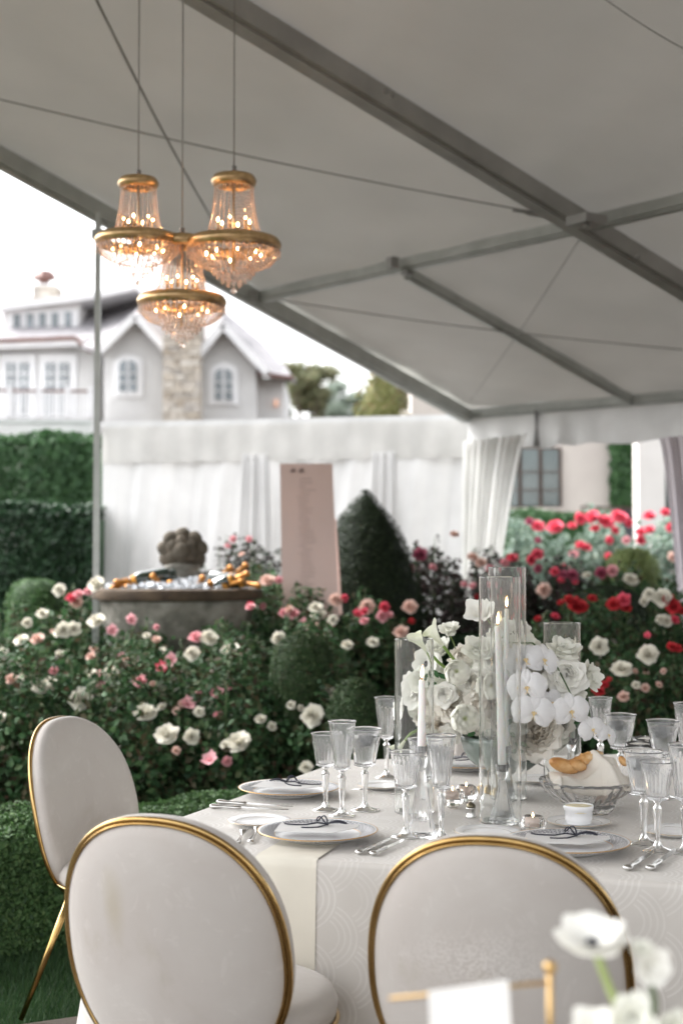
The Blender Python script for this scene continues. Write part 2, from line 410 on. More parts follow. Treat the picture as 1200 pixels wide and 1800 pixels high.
# ================================================================== house far left
M_sid = pmat('grey_siding', (.68,.675,.665), (.62,.615,.605), 1.2, .8)
M_trim = pmat('white_trim', (.80,.80,.80), (.74,.74,.75), 2, .6)
M_roof = pmat('grey_shingle', (.30,.29,.30), (.22,.21,.22), 3, .85, bump=.6, bscale=9)
M_pane = pmat('window_glass', (.22,.25,.27), (.12,.14,.15), 1.5, .15, spec=.8)
M_copper = pmat('brown_gutter', (.22,.12,.10), (.15,.08,.07), 2, .6)
M_stone = leafmat('house_stone', [(.50,.44,.36),(.62,.58,.52),(.42,.36,.29),(.56,.50,.42),(.48,.45,.42)], .9, 0)
HY = 46.0
house = empty('grey_house', (0,0,0), 0, 'large grey clapboard house with white gables, balcony and a stone chimney', 'house')
def hrect(mb, x0, y0, x1, y1, Y, dep):
    a = P(x0,y0,Y); b = P(x1,y1,Y); z0, z1 = min(a.z,b.z), max(a.z,b.z)
    mb.box(((a.x+b.x)/2, Y+dep/2, (z0+z1)/2), (abs(b.x-a.x), dep, z1-z0)); return mb
def prism(mb, pts, Y, dep):
    f = [P(x,y,Y) for x,y in pts]; n_ = len(f); vs = [tuple(p) for p in f]+[(p.x,p.y+dep,p.z) for p in f]
    mb.add(vs, [tuple(range(n_)), tuple(range(2*n_-1,n_-1,-1))]+[(i,i+n_,(i+1)%n_+n_,(i+1)%n_) for i in range(n_)]); return mb
# siding boards, one beneath the other
sid = MB()
def boards(x0,x1,y0,y1,Y,dep, edge=None):
    z1 = P(0,y0,Y).z; z0 = P(0,y1,Y).z; k = int((z1-z0)/.16)
    for i in range(k):
        z = z0+.16*i+.08; py = 985-(z-CAMZ)/Y*FPX; xa,xb = (x0,x1) if edge is None else edge(py)
        if xb-xa < 3: continue
        a = P(xa,py,Y); b = P(xb,py,Y); sid.box(((a.x+b.x)/2, Y+.5+ (i%2)*.004, z), (b.x-a.x, 1.0, .15), M=Matrix.Rotation(.0,3,'X'))
        sid.box(((a.x+b.x)/2, Y-.012, z-.06), (b.x-a.x, .03, .03))
boards(-120,170,600,745,HY+2,4); prism(sid, [(-120,600),(170,600),(170,760),(-120,760)], HY+2.1, 5)
g1 = lambda py: (183,286) if py > 615 else (238-(py-556)*.93, 238+(py-556)*.85)
g2 = lambda py: (356,450) if py > 628 else (392-(py-570)*.65, 392+(py-570)*1.0)
boards(0,0,556,760,HY,4,g1); boards(0,0,570,760,HY,4,g2); boards(446,498,664,760,HY+1,4)
prism(sid,[(183,612),(238,556),(286,612),(286,760),(183,760)],HY+.1,7); prism(sid,[(356,618),(392,572),(450,630),(450,760),(356,760)],HY+.1,7)
prism(sid,[(446,664),(498,664),(498,760),(446,760)],HY+1.1,6)
part('siding', sid, M_sid, house, False)
rf = MB()
def slope(mb, pts):                          # pts: (px,py,Y) corners of a roof face with thickness
    f = [P(*p) for p in pts]; n_ = len(f); vs = [tuple(p) for p in f]+[(p.x,p.y+.1,p.z-.12) for p in f]
    mb.add(vs, [tuple(range(n_)), tuple(range(2*n_-1,n_-1,-1))]+[(i,i+n_,(i+1)%n_+n_,(i+1)%n_) for i in range(n_)])
slope(rf, [(-120,606,HY+1.4),(178,596,HY+1.4),(178,520,HY+7),(20,520,HY+7),(-120,516,HY+7)])
slope(rf, [(165,612,HY-.4),(182,612,HY-.4),(240,552,HY-.4),(276,500,HY+7),(200,505,HY+8),(130,560,HY+6),(130,600,HY+2)])
slope(rf, [(240,552,HY-.4),(298,612,HY-.4),(300,520,HY+7),(276,500,HY+7)])
slope(rf, [(352,622,HY-.4),(392,568,HY-.4),(380,520,HY+7),(352,560,HY+5)])
slope(rf, [(392,568,HY-.4),(462,650,HY-.4),(520,668,HY+2),(460,600,HY+6),(388,540,HY+7)])
slope(rf, [(440,650,HY+.4),(514,664,HY+.4),(500,640,HY+5),(440,620,HY+5)])
part('roof', rf, M_roof, house, False)
def bar(name, pts, w_, mat, Y, dep=.2):
    m_ = MB()
    for (a,b) in zip(pts[:-1],pts[1:]): m_.beam(P(*a,Y),P(*b,Y), dep, w_, (0,0,1))
    return part(name, m_, mat, house, False)
bar('bargeboard', [(176,618),(239,556),(298,622)], .22, M_trim, HY-.5, .35); bar('bargeboard', [(348,626),(392,572),(470,656)], .24, M_trim, HY-.5, .35)
bar('gutter', [(-120,604),(133,594),(158,618)], .12, M_copper, HY+1.2); bar('gutter', [(440,656),(516,664)], .12, M_copper, HY+.2)
bar('fascia', [(-120,612),(150,602)], .16, M_trim, HY+1.3)
# dormer
dm = MB(); hrect(dm, 8, 532, 140, 588, HY+3, 4); part('dormer', dm, M_sid, house, False)
prism(MB(),[(0,0),(1,0),(1,1)],1,1)
d2 = MB(); prism(d2, [(-2,546),(168,524),(240,508),(240,500),(168,512),(-2,534)], HY+2.6, 5); part('dormer_roof', d2, M_trim, house, False)
m_ = MB(); hrect(m_, 14, 544, 136, 586, HY+2.9, .12); fr = part('window_frame', m_, M_trim, house, False)
for cx in (30,53,75,97,120):
    y_ = 562-(cx-75)*.05
    part('pane', hrect(MB(), cx-6, y_-12, cx+6, y_+14, HY+2.84, .05), M_pane, fr, False)
# arch windows
def arch(cx, cy, hw, hh):
    pts = [(cx-hw,cy+hh)]+[(cx-hw*math.cos(t*PI/12), cy-hh+hw*.7-hw*.7*math.sin(t*PI/12)) for t in range(13)]+[(cx+hw,cy+hh)]
    return pts
for (cx,cy) in ((225,660),(393,675)):
    fr = part('arched_window', prism(MB(), arch(cx,cy,26,37), HY-.1, .15), M_trim, house, False)
    part('inner_frame', prism(MB(), arch(cx,cy,19,31), HY-.15, .08), M_trim, fr, False)
    for s in (-1,1):
        pp = [(cx+s*2.5,cy+28)]+[(cx+s*2.5,cy-27)]+[(cx+s*(2.5+13*math.sin(t*PI/12)), cy-16-11*math.cos(t*PI/12)) for t in range(7)]+[(cx+s*15.5,cy+28)]
        part('pane', prism(MB(), pp, HY-.19, .06), M_pane, fr, False)
        for yy in (-4,12): part('muntin', hrect(MB(), min(cx+s*2.5,cx+s*15.5), cy+yy-.7, max(cx+s*2.5,cx+s*15.5), cy+yy+.7, HY-.24, .05), M_trim, fr, False)
# french windows on the balcony
for (x0,x1) in ((-60,-8),(2,62),(70,134)):
    fr = part('french_window', hrect(MB(), x0, 622, x1, 745, HY+1.9, .14), M_trim, house, False)
    w_ = (x1-x0)
    for k in (0,1):
        a = x0+w_*(.17+.38*k); part('pane', hrect(MB(), a, 638, a+w_*.24, 738, HY+1.84, .06), M_pane, fr, False)
        mm_ = MB()
        for yy in (655,672,690): hrect(mm_, a, yy, a+w_*.24, yy+2, HY+1.79, .05)
        hrect(mm_, a+w_*.11, 638, a+w_*.13, 738, HY+1.785, .05)
        part('muntin', mm_, M_trim, fr, False)
# balcony
b_ = MB(); hrect(b_, -120, 735, 168, 790, HY-1.5, 4); part('balcony_deck', b_, M_trim, house, False)
bar('handrail', [(-120,685),(166,688)], .07, M_copper, HY-1.5, .1); bar('bottom_rail', [(-120,730),(166,731)], .06, M_trim, HY-1.5, .08)
a = P(0,687,HY-1.5); b = P(0,733,HY-1.5); bm = MB().box((0,0,0),(.05,.05,a.z-b.z)).mesh('baluster', M_trim, False)
for x in range(-30,166,6):
    p = P(x,710,HY-1.5); inst('baluster', bm, house, (p.x,p.y,(a.z+b.z)/2))
pm_ = MB().box((0,0,0),(.16,.16,a.z-b.z+.15)).mesh('post', M_trim, False)
for x in (18,70,120,160):
    p = P(x,710,HY-1.52); inst('post', pm_, house, (p.x,p.y,(a.z+b.z)/2+.05))
# stone chimneys
def stonework(x0,x1,y0,y1,Y,dep,sw=.32,sh=.17,seed=1):
    r = random.Random(seed); m_ = MB(); a = P(x0,y1,Y); b = P(x1,y0,Y); z = a.z
    while z < b.z:
        h = sh*r.uniform(.7,1.3); x = a.x
        while x < b.x-.05:
            w2 = min(sw*r.uniform(.5,1.5), b.x-x); m_.box((x+w2/2, Y+.15-r.uniform(0,.08), z+h/2),(w2-.02,.3,h-.02)); x += w2
        z += h
    m_.box(((a.x+b.x)/2, Y+.1+dep/2, (a.z+b.z)/2),(b.x-a.x-.04, dep, b.z-a.z))
    return m_
tag(part('chimney_stone', stonework(286,353,452,760,HY-.9,1.6), M_stone, house, False), kind='stuff')
tag(part('chimney_stone', stonework(57,99,500,530,HY+6,1.2,seed=3), M_stone, house, False), kind='stuff')
m_ = MB(); c = P(78,490,HY+6.6); m_.lathe([(.42,-.06),(.42,0),(.5,.02),(.44,.1),(.3,.28),(.26,.3),(0,.3)],4,c=tuple(c)); m_.tube([c-Vector((0,0,.35)),c],.2,8); part('chimney_cap', m_, M_copper, house, False)
m_ = MB(); hrect(m_, 57,499,99,502,HY+5.9,1.4); part('chimney_coping', m_, M_trim, house, False)
m_ = MB(); hrect(m_, 482,702,488,714,HY+.8,.2); part('wall_lantern', m_, emat('lantern_glow',(1,.6,.45),.2), house, False)
# ================================================================== stucco villa on the right
M_stucco = pmat('cream_stucco', (.62,.57,.52), (.55,.50,.46), 1.5, .9, bump=.2)
M_brownf = pmat('brown_window_frame', (.10,.065,.05), (.06,.04,.03), 3, .5)
M_wglass = pmat('reflecting_glass', (.12,.16,.165), (.05,.075,.075), .9, .12, spec=1.0)
villa = empty('cream_villa', (0,0,0), 0, 'cream stucco villa with a brown framed window and ivy, seen past the tent corner', 'house')
VY = 22.0
v_ = MB(); prism(v_, [(722,560),(1330,560),(1330,1000),(722,1000)], VY, 6); part('wall', v_, M_stucco, villa, False)
fr = part('window_frame', hrect(MB(), 880,786,987,893,VY-.06,.1), M_brownf, villa, False)
for (x0,x1) in ((886,910),(917,946),(953,981)):
    part('pane', hrect(MB(), x0,790,x1,889,VY-.09,.05), M_wglass, fr, False)
    for y in (828,860): part('muntin', hrect(MB(), x0,y,x1,y+1.5,VY-.12,.03), M_brownf, fr, False)
part('sill', hrect(MB(), 878,892,990,897,VY-.12,.15), M_stucco, villa, False)
m_ = MB(); a = P(1139,780,VY-2.5); m_.box((a.x,a.y,a.z/2+.6),(.36,.36,a.z+1.2)); part('column', m_, pmat('white_column',(.72,.69,.66),(.66,.63,.6),2,.8), villa, False)
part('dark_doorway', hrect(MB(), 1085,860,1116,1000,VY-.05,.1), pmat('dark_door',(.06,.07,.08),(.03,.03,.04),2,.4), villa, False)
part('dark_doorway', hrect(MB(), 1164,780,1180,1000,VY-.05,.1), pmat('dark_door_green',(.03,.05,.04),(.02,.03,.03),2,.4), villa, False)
m_ = MB(); hrect(m_, 700,668,718,716,VY-1,.5); part('shutter', m_, M_brownf, villa, False)
m_ = MB(); m_.beam(P(1020,891,VY-1), P(1120,893,VY-1), .03,.03)
for x in range(1022,1120,9): q = P(x,915,VY-1); q2_ = P(x,892,VY-1); m_.beam(q, q2_, .015,.015,(1,0,0))
part('garden_railing', m_, M_brownf, villa, False)
M_ivy = leafmat('ivy_leaves', [(.035,.09,.03),(.06,.14,.045),(.025,.06,.025)], .4)
rs = np.random.RandomState(8)
a = P(1076,770,VY-.12); b = P(1116,892,VY-.12); n = 2600
pts = np.stack([rs.uniform(a.x,b.x+.02,n)+.05*np.sin(rs.uniform(0,50,n)), VY-.08-rs.uniform(0,.12,n), rs.uniform(b.z,a.z+.3,n)],1)
tag(inst('ivy', leaf_mesh('ivy', pts, np.tile([0,-1,.2],(n,1)), np.full(n,.085), M_ivy, rs, .9), villa), kind='stuff')

# ================================================================== chandeliers
M_gold = pmat('chandelier_gold', (.74,.52,.28), (.56,.37,.18), 30, .3, metal=1, bump=.15, bscale=60)
M_bead = newmat('crystal_beads')[0]
n_ = M_bead.node_tree; N = NN(n_); b_ = n_.nodes['Principled BSDF']
gi = n_.nodes.new('ShaderNodeNewGeometry')
n_.links.new(N.ramp(gi.outputs['Random Per Island'], [(0,(1,.90,.84)),(.5,(1,.82,.72)),(1,(1,.96,.94))]), b_.inputs['Base Color'])
b_.inputs['Transmission Weight'].default_value = .75; b_.inputs['Roughness'].default_value = .04; b_.inputs['IOR'].default_value = 1.5
M_bulb = emat('lit_bulb', (1,.52,.22), 45)
def bead(mb, c, r, h):
    x,y,z = c; mb.add([(x,y,z+h),(x+r,y,z),(x,y+r,z),(x-r,y,z),(x,y-r,z),(x,y,z-h)], [(0,1,2),(0,2,3),(0,3,4),(0,4,1),(5,2,1),(5,3,2),(5,4,3),(5,1,4)])
def band(rad, z, h, bulge):
    m_ = MB(); prof = [(rad-bulge, z-h/2)]+[(rad+bulge*math.sin(PI*t/8)-bulge*.2, z-h/2+h*t/8) for t in range(9)]+[(rad-bulge,z+h/2),(rad-bulge*1.2,z+h/2),(rad-bulge*1.2,z-h/2)]
    return m_.lathe(prof, 96, lambda r,z_,t,s: (r*(1+.012*math.sin(48*t+z_*260)), t), closed=True)
# built at its real size around the middle of the large ring
RB = .205
def chandelier(loc, rodlen, name='crystal_chandelier', k=1.0):
    c = empty(name, loc)
    part('ring', band(RB, 0, .056, .015), M_gold, c); part('crown', band(.092, .295, .052, .013), M_gold, c)
    m_ = MB()
    for a in range(6):
        t = a*PI/3; m_.tube([(0,0,.06),(.06*math.cos(t),.06*math.sin(t),.01),(.1*math.cos(t),.1*math.sin(t),.03)],.004,5)
        m_.tube([(.03*math.cos(t),.03*math.sin(t),-.02),(RB*.97*math.cos(t+.3),RB*.97*math.sin(t+.3),-.008)],.004,5)
        m_.tube([(0,0,.29),(.09*math.cos(t),.09*math.sin(t),.295)],.004,5)
    m_.tube([(0,0,-.12),(0,0,.33)],.007,8); m_.lathe([(.02,.31),(.025,.325),(.012,.335),(.006,.345),(0,.35)],12)
    m_.lathe([(.045,.03),(.05,.045),(.02,.05),(0,.05)],16)
    part('arms', m_, M_gold, c)
    st = MB()
    for i in range(26):
        t = 2*PI*i/26
        for j in range(17):
            s = j/16; z = .275-.255*s; r = .088+(.128-.088)*s**1.9+.03*max(0,s-.8)*5*(s-.8)
            bead(st, (r*math.cos(t),r*math.sin(t),z), .0052, .0072)
    tag(part('upper_bead_strands', st, M_bead, c, False), kind='stuff')
    lo = MB()
    for i in range(44):
        t = 2*PI*i/44
        for j in range(13):
            s = j/12; r = RB*.98*math.sqrt(max(0,1-(s*.90)**2.2)); z = -.03-.085*s
            if r < .05: continue
            bead(lo, (r*math.cos(t),r*math.sin(t),z), .005, .0065)
        for j in range(3): bead(lo, ((RB+.006)*math.cos(t),(RB+.006)*math.sin(t),-.025-.013*j), .004, .006)
    for (r,z,n2) in ((.095,-.115,26),(.078,-.135,20),(.055,-.155,14),(.03,-.172,8),(.11,-.055,30),(.145,-.03,34)):
        for i in range(n2):
            t = 2*PI*i/n2
            for q in range(2): bead(lo, (r*math.cos(t),r*math.sin(t),z-q*.016), .0045, .010)
    tag(part('lower_bead_basket', lo, M_bead, c, False), kind='stuff')
    part('crystal_ball', MB().ball((0,0,-.212),.0135,12,8), M_bead, c)
    cab = MB(); cab.tube([(0,0,.345),(0,0,rodlen)],.0035,6); part('hanging_cable', cab, M_cable2, c)
    sl_ = MB(); sl_.tube([(0,0,.34),(0,0,.365)],.012,8); part('cap', sl_, M_cable2, c)
    bl = MB().lathe([(0,.0),(.002,.002),(.003,.006),(.002,.012),(0,.017)],10).mesh('bulb', M_bulb)
    cd = MB().lathe([(.007,-.045),(.007,0),(0,0)],10).mesh('candle_sleeve', M_gold)
    for i in range(6):
        t = i*PI/3+.35; x,y = .075*math.cos(t), .075*math.sin(t)
        inst('bulb', bl, c, (x,y,.105)); inst('candle_sleeve', cd, c, (x,y,.104))
    for i in range(8):
        t = i*PI/4+.2; x,y = .125*math.cos(t), .125*math.sin(t)
        inst('bulb', bl, c, (x,y,-.035), (PI,0,0))
    return c
M_cable2 = pmat('pale_cable', (.30,.29,.27), (.22,.21,.2), 5, .5)
def hang(px, py, wpx, label):
    Y = 2*RB*1.05*FPX/wpx; Y = min(Y, 6.15); p = P(px,py,Y); e_, g_ = eg(p); top = rp(e_,g_).z-p.z
    c = chandelier(p, top); s = wpx*Y/FPX/(2*RB*1.05); c.scale = (s,s,s); tag(c, label, 'chandelier', 'chandeliers hung from the tent roof')
    for ch in c.children:
        if ch.name.startswith('hanging_cable'): pass
    return c
hang(243, 424, 150, 'smallest gold and crystal chandelier, at the left of the three')
hang(411, 431, 166, 'gold and crystal chandelier hanging at the right, the largest of the three')
hang(320, 531, 156, 'gold and crystal chandelier hanging lowest, between and below the other two')
# ================================================================== hedges and topiary
M_box = leafmat('box_leaves', [(.06,.13,.045),(.09,.18,.06),(.04,.085,.035),(.13,.22,.08)], .6, nscale=5)
M_boxl = leafmat('lawn_edge_box', [(.07,.12,.035),(.10,.15,.05),(.05,.09,.03),(.13,.16,.06)], .5, nscale=5)
M_hed = leafmat('dark_hedge_leaves', [(.016,.045,.02),(.03,.075,.032),(.011,.027,.013),(.045,.10,.045)], .5, nscale=2)
M_far = leafmat('far_hedge_leaves', [(.045,.10,.04),(.06,.13,.05),(.035,.08,.035)], .6, nscale=1)
M_yew = leafmat('yew_needles', [(.014,.028,.010),(.022,.040,.014),(.009,.018,.008),(.03,.05,.018)], .7, .1, nscale=4)
M_ball = leafmat('ball_leaves', [(.03,.07,.025),(.06,.11,.04),(.02,.045,.018),(.08,.12,.05),(.04,.05,.025)], .6, nscale=6)
M_lime = leafmat('lime_topiary', [(.20,.26,.09),(.26,.31,.12),(.14,.20,.07)], .6, nscale=4)
def hedge(name, a, b, thick, h, leaf, n, mat, seed, label, cat='hedge', round_=.06, z0=0, group=None, lump=.02):
    rs = np.random.RandomState(seed); a = Vector((a[0],a[1],0)); b = Vector((b[0],b[1],0)); L = (b-a).length
    d = (b-a)/L; nn = Vector((d.y,-d.x,0));                      # nn towards the camera
    # sample the cross-section perimeter: front face, rounded top, back
    per = h+thick+h*.4; s = rs.uniform(0,per,n); u = rs.uniform(0,L,n)
    x = np.where(s<h, 0, np.where(s<h+thick, s-h, thick)); z = np.where(s<h, s, np.where(s<h+thick, h, h-(s-h-thick)))
    nx = np.where(s<h, 1.0, np.where(s<h+thick, 0, -1.0)); nz = np.where((s>=h)&(s<h+thick), 1.0, .0)
    # round the corners
    k = np.clip((z-(h-round_))/round_,0,1)*np.clip((round_-x)/round_,0,1); x = x+k*round_*.3; z = z-k*round_*.3
    wob = lump*(np.sin(u*7+z*9)+np.sin(u*17+x*20+1)*.6+np.sin(z*23+u*3)*.5)
    dep = rs.uniform(-.6,1,n)*leaf*1.2
    ox = -x+ (wob-dep)*nx; oz = z+(wob-dep)*nz
    pts = np.stack([a.x+d.x*u+nn.x*ox, a.y+d.y*u+nn.y*ox, z0+oz],1)
    nr = np.stack([nn.x*nx, nn.y*nx, nz+.15],1)
    core = MB(); c = (a+b)/2 - nn*thick/2; core.box((c.x,c.y,z0+h/2-.04),(L,thick-.07-leaf,h-.05-leaf), math.atan2(d.y,d.x))
    o = inst(name, leaf_mesh(name, pts, nr, np.full(n,leaf), mat, rs, .6, 1.0, core)); tag(o, label, cat, group); return o
# near box hedge: front edge line
hedge('box_hedge', (-2.2,4.45), (-.25,5.75), .42, .45, .019, 80000, M_box, 1, 'low clipped box hedge behind the left chair, along the lawn')
hedge('box_hedge', (-.25,5.75), (3.2,7.4), .42, .45, .03, 12000, M_box, 2, 'far stretch of the low clipped box hedge, behind the table')
# strip of clipped plants on top seen as a lighter verge
hedge('dark_hedge', P(-60,900,12.9)[:2], P(166,900,12.9)[:2], .9, P(0,893,12.9).z, .06, 16000, M_hed, 5, 'tall dark green hedge left of the tent leg')
hedge('far_hedge', P(-60,900,17)[:2], P(166,900,17)[:2], 1.2, P(0,768,17).z, .09, 12000, M_far, 6, 'taller pale green hedge rising behind the dark hedge at the left')
hedge('far_hedge', P(885,900,17)[:2], P(1075,900,17)[:2], 1.0, P(0,903,17).z, .06, 9000, M_far, 7, 'clipped green hedge below the villa window')
hedge('square_box_hedge', P(600,1150,9.0)[:2], P(700,1150,9.0)[:2], .7, P(0,1142,9).z, .03, 12000, M_hed, 9, 'dark square clipped hedge behind the tall left glass')
hedge('square_box_hedge', P(705,1150,9.6)[:2], P(960,1150,9.6)[:2], .7, P(0,1120,9.6).z, .035, 14000, M_hed, 10, 'long dark clipped hedge behind the bouquet')
def topiary(name, c, prof, leaf, n, mat, seed, label, cat='topiary'):
    """a clipped solid of revolution: prof lists (radius, z)"""
    rs = np.random.RandomState(seed); pr = np.array(prof); seg = np.linalg.norm(np.diff(pr,axis=0),axis=1)*(pr[:-1,0]+pr[1:,0]+.02); cs = np.concatenate([[0],np.cumsum(seg)])
    s = rs.uniform(0,cs[-1],n); r = np.interp(s,cs,pr[:,0]); z = np.interp(s,cs,pr[:,1]); t = rs.uniform(0,2*PI,n)
    dr = np.interp(s+1e-3,cs,pr[:,0])-r; dz = np.interp(s+1e-3,cs,pr[:,1])-z; L = np.hypot(dr,dz)+1e-9; nr_ = dz/L; nz_ = -dr/L
    r = r*(1+.02*np.sin(t*5+z*13)+.015*np.sin(t*11-z*21))-rs.uniform(-.7,1,n)*leaf*1.3; r = r+(rs.uniform(size=n)<.04)*rs.uniform(0,leaf*1.8,n)
    pts = np.stack([c[0]+r*np.cos(t), c[1]+r*np.sin(t), z],1); nr = np.stack([nr_*np.cos(t),nr_*np.sin(t),nz_],1)
    core = MB().lathe([(max(0,a-leaf*.9),b-leaf*.3) for a,b in prof], 24, c=(c[0],c[1],0))
    o = inst(name, leaf_mesh(name, pts, nr, np.full(n,leaf), mat, rs, .5, .8, core)); tag(o, label, cat); return o
def bullet(R_, H, pw=2.2, k=14): return [(R_*.86,0)]+[(R_*(1-(i/k)**pw)**.8 * (1 if i else 1), H*(i/k)) for i in range(0,k+1)]
c = P(655,1000,9.7); H = P(0,866,9.7).z; prof = [(.30,.02),(.34,.5)]+[(r*9.7/FPX, P(0,y,9.7).z) for r,y in ((102,1075),(98,1050),(86,1000),(72,965),(56,930),(38,903),(24,885),(11,871),(3,862),(0,860))]
c.x = P(642,1000,9.7).x
topiary('cone_topiary', c, prof, .022, 30000, M_yew, 12, 'tall dark pointed topiary beside the pink sign')
c = P(62,1080,9.0); prof = [(.16,.0)]+[(r*9/FPX, P(0,y,9).z) for r,y in ((46,1170),(49,1100),(47,1060),(42,1038),(32,1024),(16,1018),(0,1017))]
topiary('round_topiary', c, prof, .02, 12000, M_box, 13, 'small dome topiary at the left below the dark hedge')
c = P(532,1180,7.1); prof = [(.1,.3)]+[(r*6.9/FPX, P(0,y,6.9).z) for r,y in ((50,1250),(56,1200),(52,1165),(44,1140),(30,1124),(12,1118),(0,1117))]
topiary('round_topiary', c, prof, .018, 14000, M_ball, 14, 'round green box ball among the roses left of the glasses')
c = P(1110,1010,11); prof = [(.1,.4)]+[(r*11/FPX, P(0,y,11).z) for r,y in ((44,1070),(48,1030),(46,1005),(38,984),(24,969),(10,965),(0,964))]
topiary('round_topiary', c, prof, .03, 9000, M_lime, 15, 'bright lime green dome topiary among the roses at the right')
c = P(1065,1060,9.6); prof = [(.1,.4)]+[(r*9.6/FPX, P(0,y,9.6).z) for r,y in ((66,1110),(64,1075),(50,1045),(28,1033),(10,1030),(0,1029))]
topiary('round_topiary', c, prof, .025, 10000, M_yew, 16, 'dark dome topiary in front of the lime green one')
c = P(625,1240,6.7); prof = [(.05,.3)]+[(r*6.7/FPX, P(0,y,6.7).z) for r,y in ((44,1330),(44,1260),(37,1222),(26,1201),(12,1193),(0,1192))]
topiary('round_topiary', c, prof, .018, 9000, M_ball, 17, 'soft green box mound beside the glasses, next to the round dark ball')
# ================================================================== trees far off
M_bark = pmat('bark', (.12,.09,.07), (.07,.05,.04), 4, .9, bump=.5)
def far_tree(px, ytop, ybot, wpx, Y, mat, seed, label, name='garden_tree'):
    rs = np.random.RandomState(seed); p = P(px,ybot,Y); top = P(px,ytop,Y).z; W = wpx*Y/FPX; hc = top-p.z
    root = empty(name, (p.x,Y,0), 0, label, 'tree')
    tr = MB(); tr.tube([(0,0,0),(.1,0,p.z*.6),(0,.1,p.z+hc*.5)],[W*.06,W*.045,W*.02],8)
    for k in range(5):
        t = k*1.3; tr.tube([(0,0,p.z*.8),(W*.3*math.cos(t),W*.3*math.sin(t),p.z+hc*.5)],[W*.03,W*.008],5)
    part('trunk', tr, M_bark, root)
    P_, N_ = [], []
    for k in range(26):
        c = (rs.normal(0,W*.22), rs.normal(0,W*.15), p.z+hc*rs.uniform(.1,.85)); r = W*rs.uniform(.12,.22)
        a, b = ellipsoid_leaves(rs, c, (r,r,r*.8), 420, .9); P_.append(a); N_.append(b)
    pts = np.vstack(P_); inst('crown', leaf_mesh('crown', pts, np.vstack(N_), np.full(len(pts),Y*.0026), mat, rs, .7), root); return root
M_tf = leafmat('far_tree_leaves', [(.20,.22,.12),(.26,.27,.15),(.17,.19,.11),(.32,.27,.16)], .7, .3, nscale=.3)
M_tf2 = leafmat('blue_tree_leaves', [(.22,.27,.22),(.27,.32,.26),(.18,.22,.18)], .7, .3, nscale=.3)
far_tree(545, 628, 760, 110, 60, M_tf, 21, 'loose olive green tree behind the grey house, right of its gables')
far_tree(604, 662, 780, 110, 64, M_tf2, 22, 'hazy blue green tree between the house and the yellow topiary')
far_tree(500, 640, 770, 50, 70, M_tf2, 23, 'small hazy tree showing just behind the house eave')
M_yt = leafmat('yellow_topiary_leaves', [(.16,.17,.05),(.22,.22,.08),(.12,.14,.05),(.24,.17,.08)], .6, .2, nscale=2)
c = P(670,700,18); prof = [(.2,0),(.25,P(0,770,18).z)]+[(r*18/FPX, P(0,y,18).z) for r,y in ((42,735),(40,705),(34,680),(24,662),(10,654),(0,653))]
topiary('yellow_topiary', c, prof, .07, 5000, M_yt, 24, 'yellow green clipped tree showing above the fabric wall', 'tree')

# ================================================================== roses
def petal_ring(mb, n, t0, t1, L, W, r0=0.0, z0=0.0, ph=0.0, ruf=.0, rnd=None, nu=4, nv=5, cup=0.0, notch=0.0):
    """n petals leaning from angle t0 (at the base) to t1 (at the tip) from the vertical"""
    for i in range(n):
        j = rnd.uniform(-.12,.12) if rnd else 0; a0 = ph+2*PI*i/n+j; sc_ = rnd.uniform(.9,1.1) if rnd else 1
        ta, tb = t0+(rnd.uniform(-.08,.08) if rnd else 0), t1+(rnd.uniform(-.15,.15) if rnd else 0); q = rnd.uniform(0,6) if rnd else 0
        prof = []; r = r0; z = z0
        for v in range(nv+1):
            s = v/nv; prof.append((r,z)); th = ta+(tb-ta)*s**1.6; r += math.sin(th)*L*sc_/nv; z += math.cos(th)*L*sc_/nv
        vs = []; 
        def at(s_):
            q_ = max(0,min(nv-1e-6,s_*nv)); i_ = int(q_); f_ = q_-i_; return prof[i_][0]*(1-f_)+prof[i_+1][0]*f_, prof[i_][1]*(1-f_)+prof[i_+1][1]*f_
        for v in range(nv+1):
            s = v/nv; wd_ = W*(.42+.58*math.sin(PI/2*min(1,s*1.5)))
            for u in range(nu+1):
                x = -1+2*u/nu; r,z = at(s*(1-.22*x*x*s)); rr = max(r, W*.42*min(1,.35+s)); ang = a0+x*wd_*.5/rr
                k = ruf*math.sin(x*5+q+s*3)*s; sag = -cup*x*x*wd_*.35
                dz = -notch*L*(abs(x)**2)*(s**3)
                vs.append(((r+k+ (-sag if False else sag*math.cos(tb)))*math.cos(ang), (r+k+sag*math.cos(tb))*math.sin(ang), z+dz+k*.8-sag*math.sin(tb)*0))
        fs = [(v*(nu+1)+u, v*(nu+1)+u+1, (v+1)*(nu+1)+u+1, (v+1)*(nu+1)+u) for v in range(nv) for u in range(nu)]
        mb.add(vs, fs)
    return mb
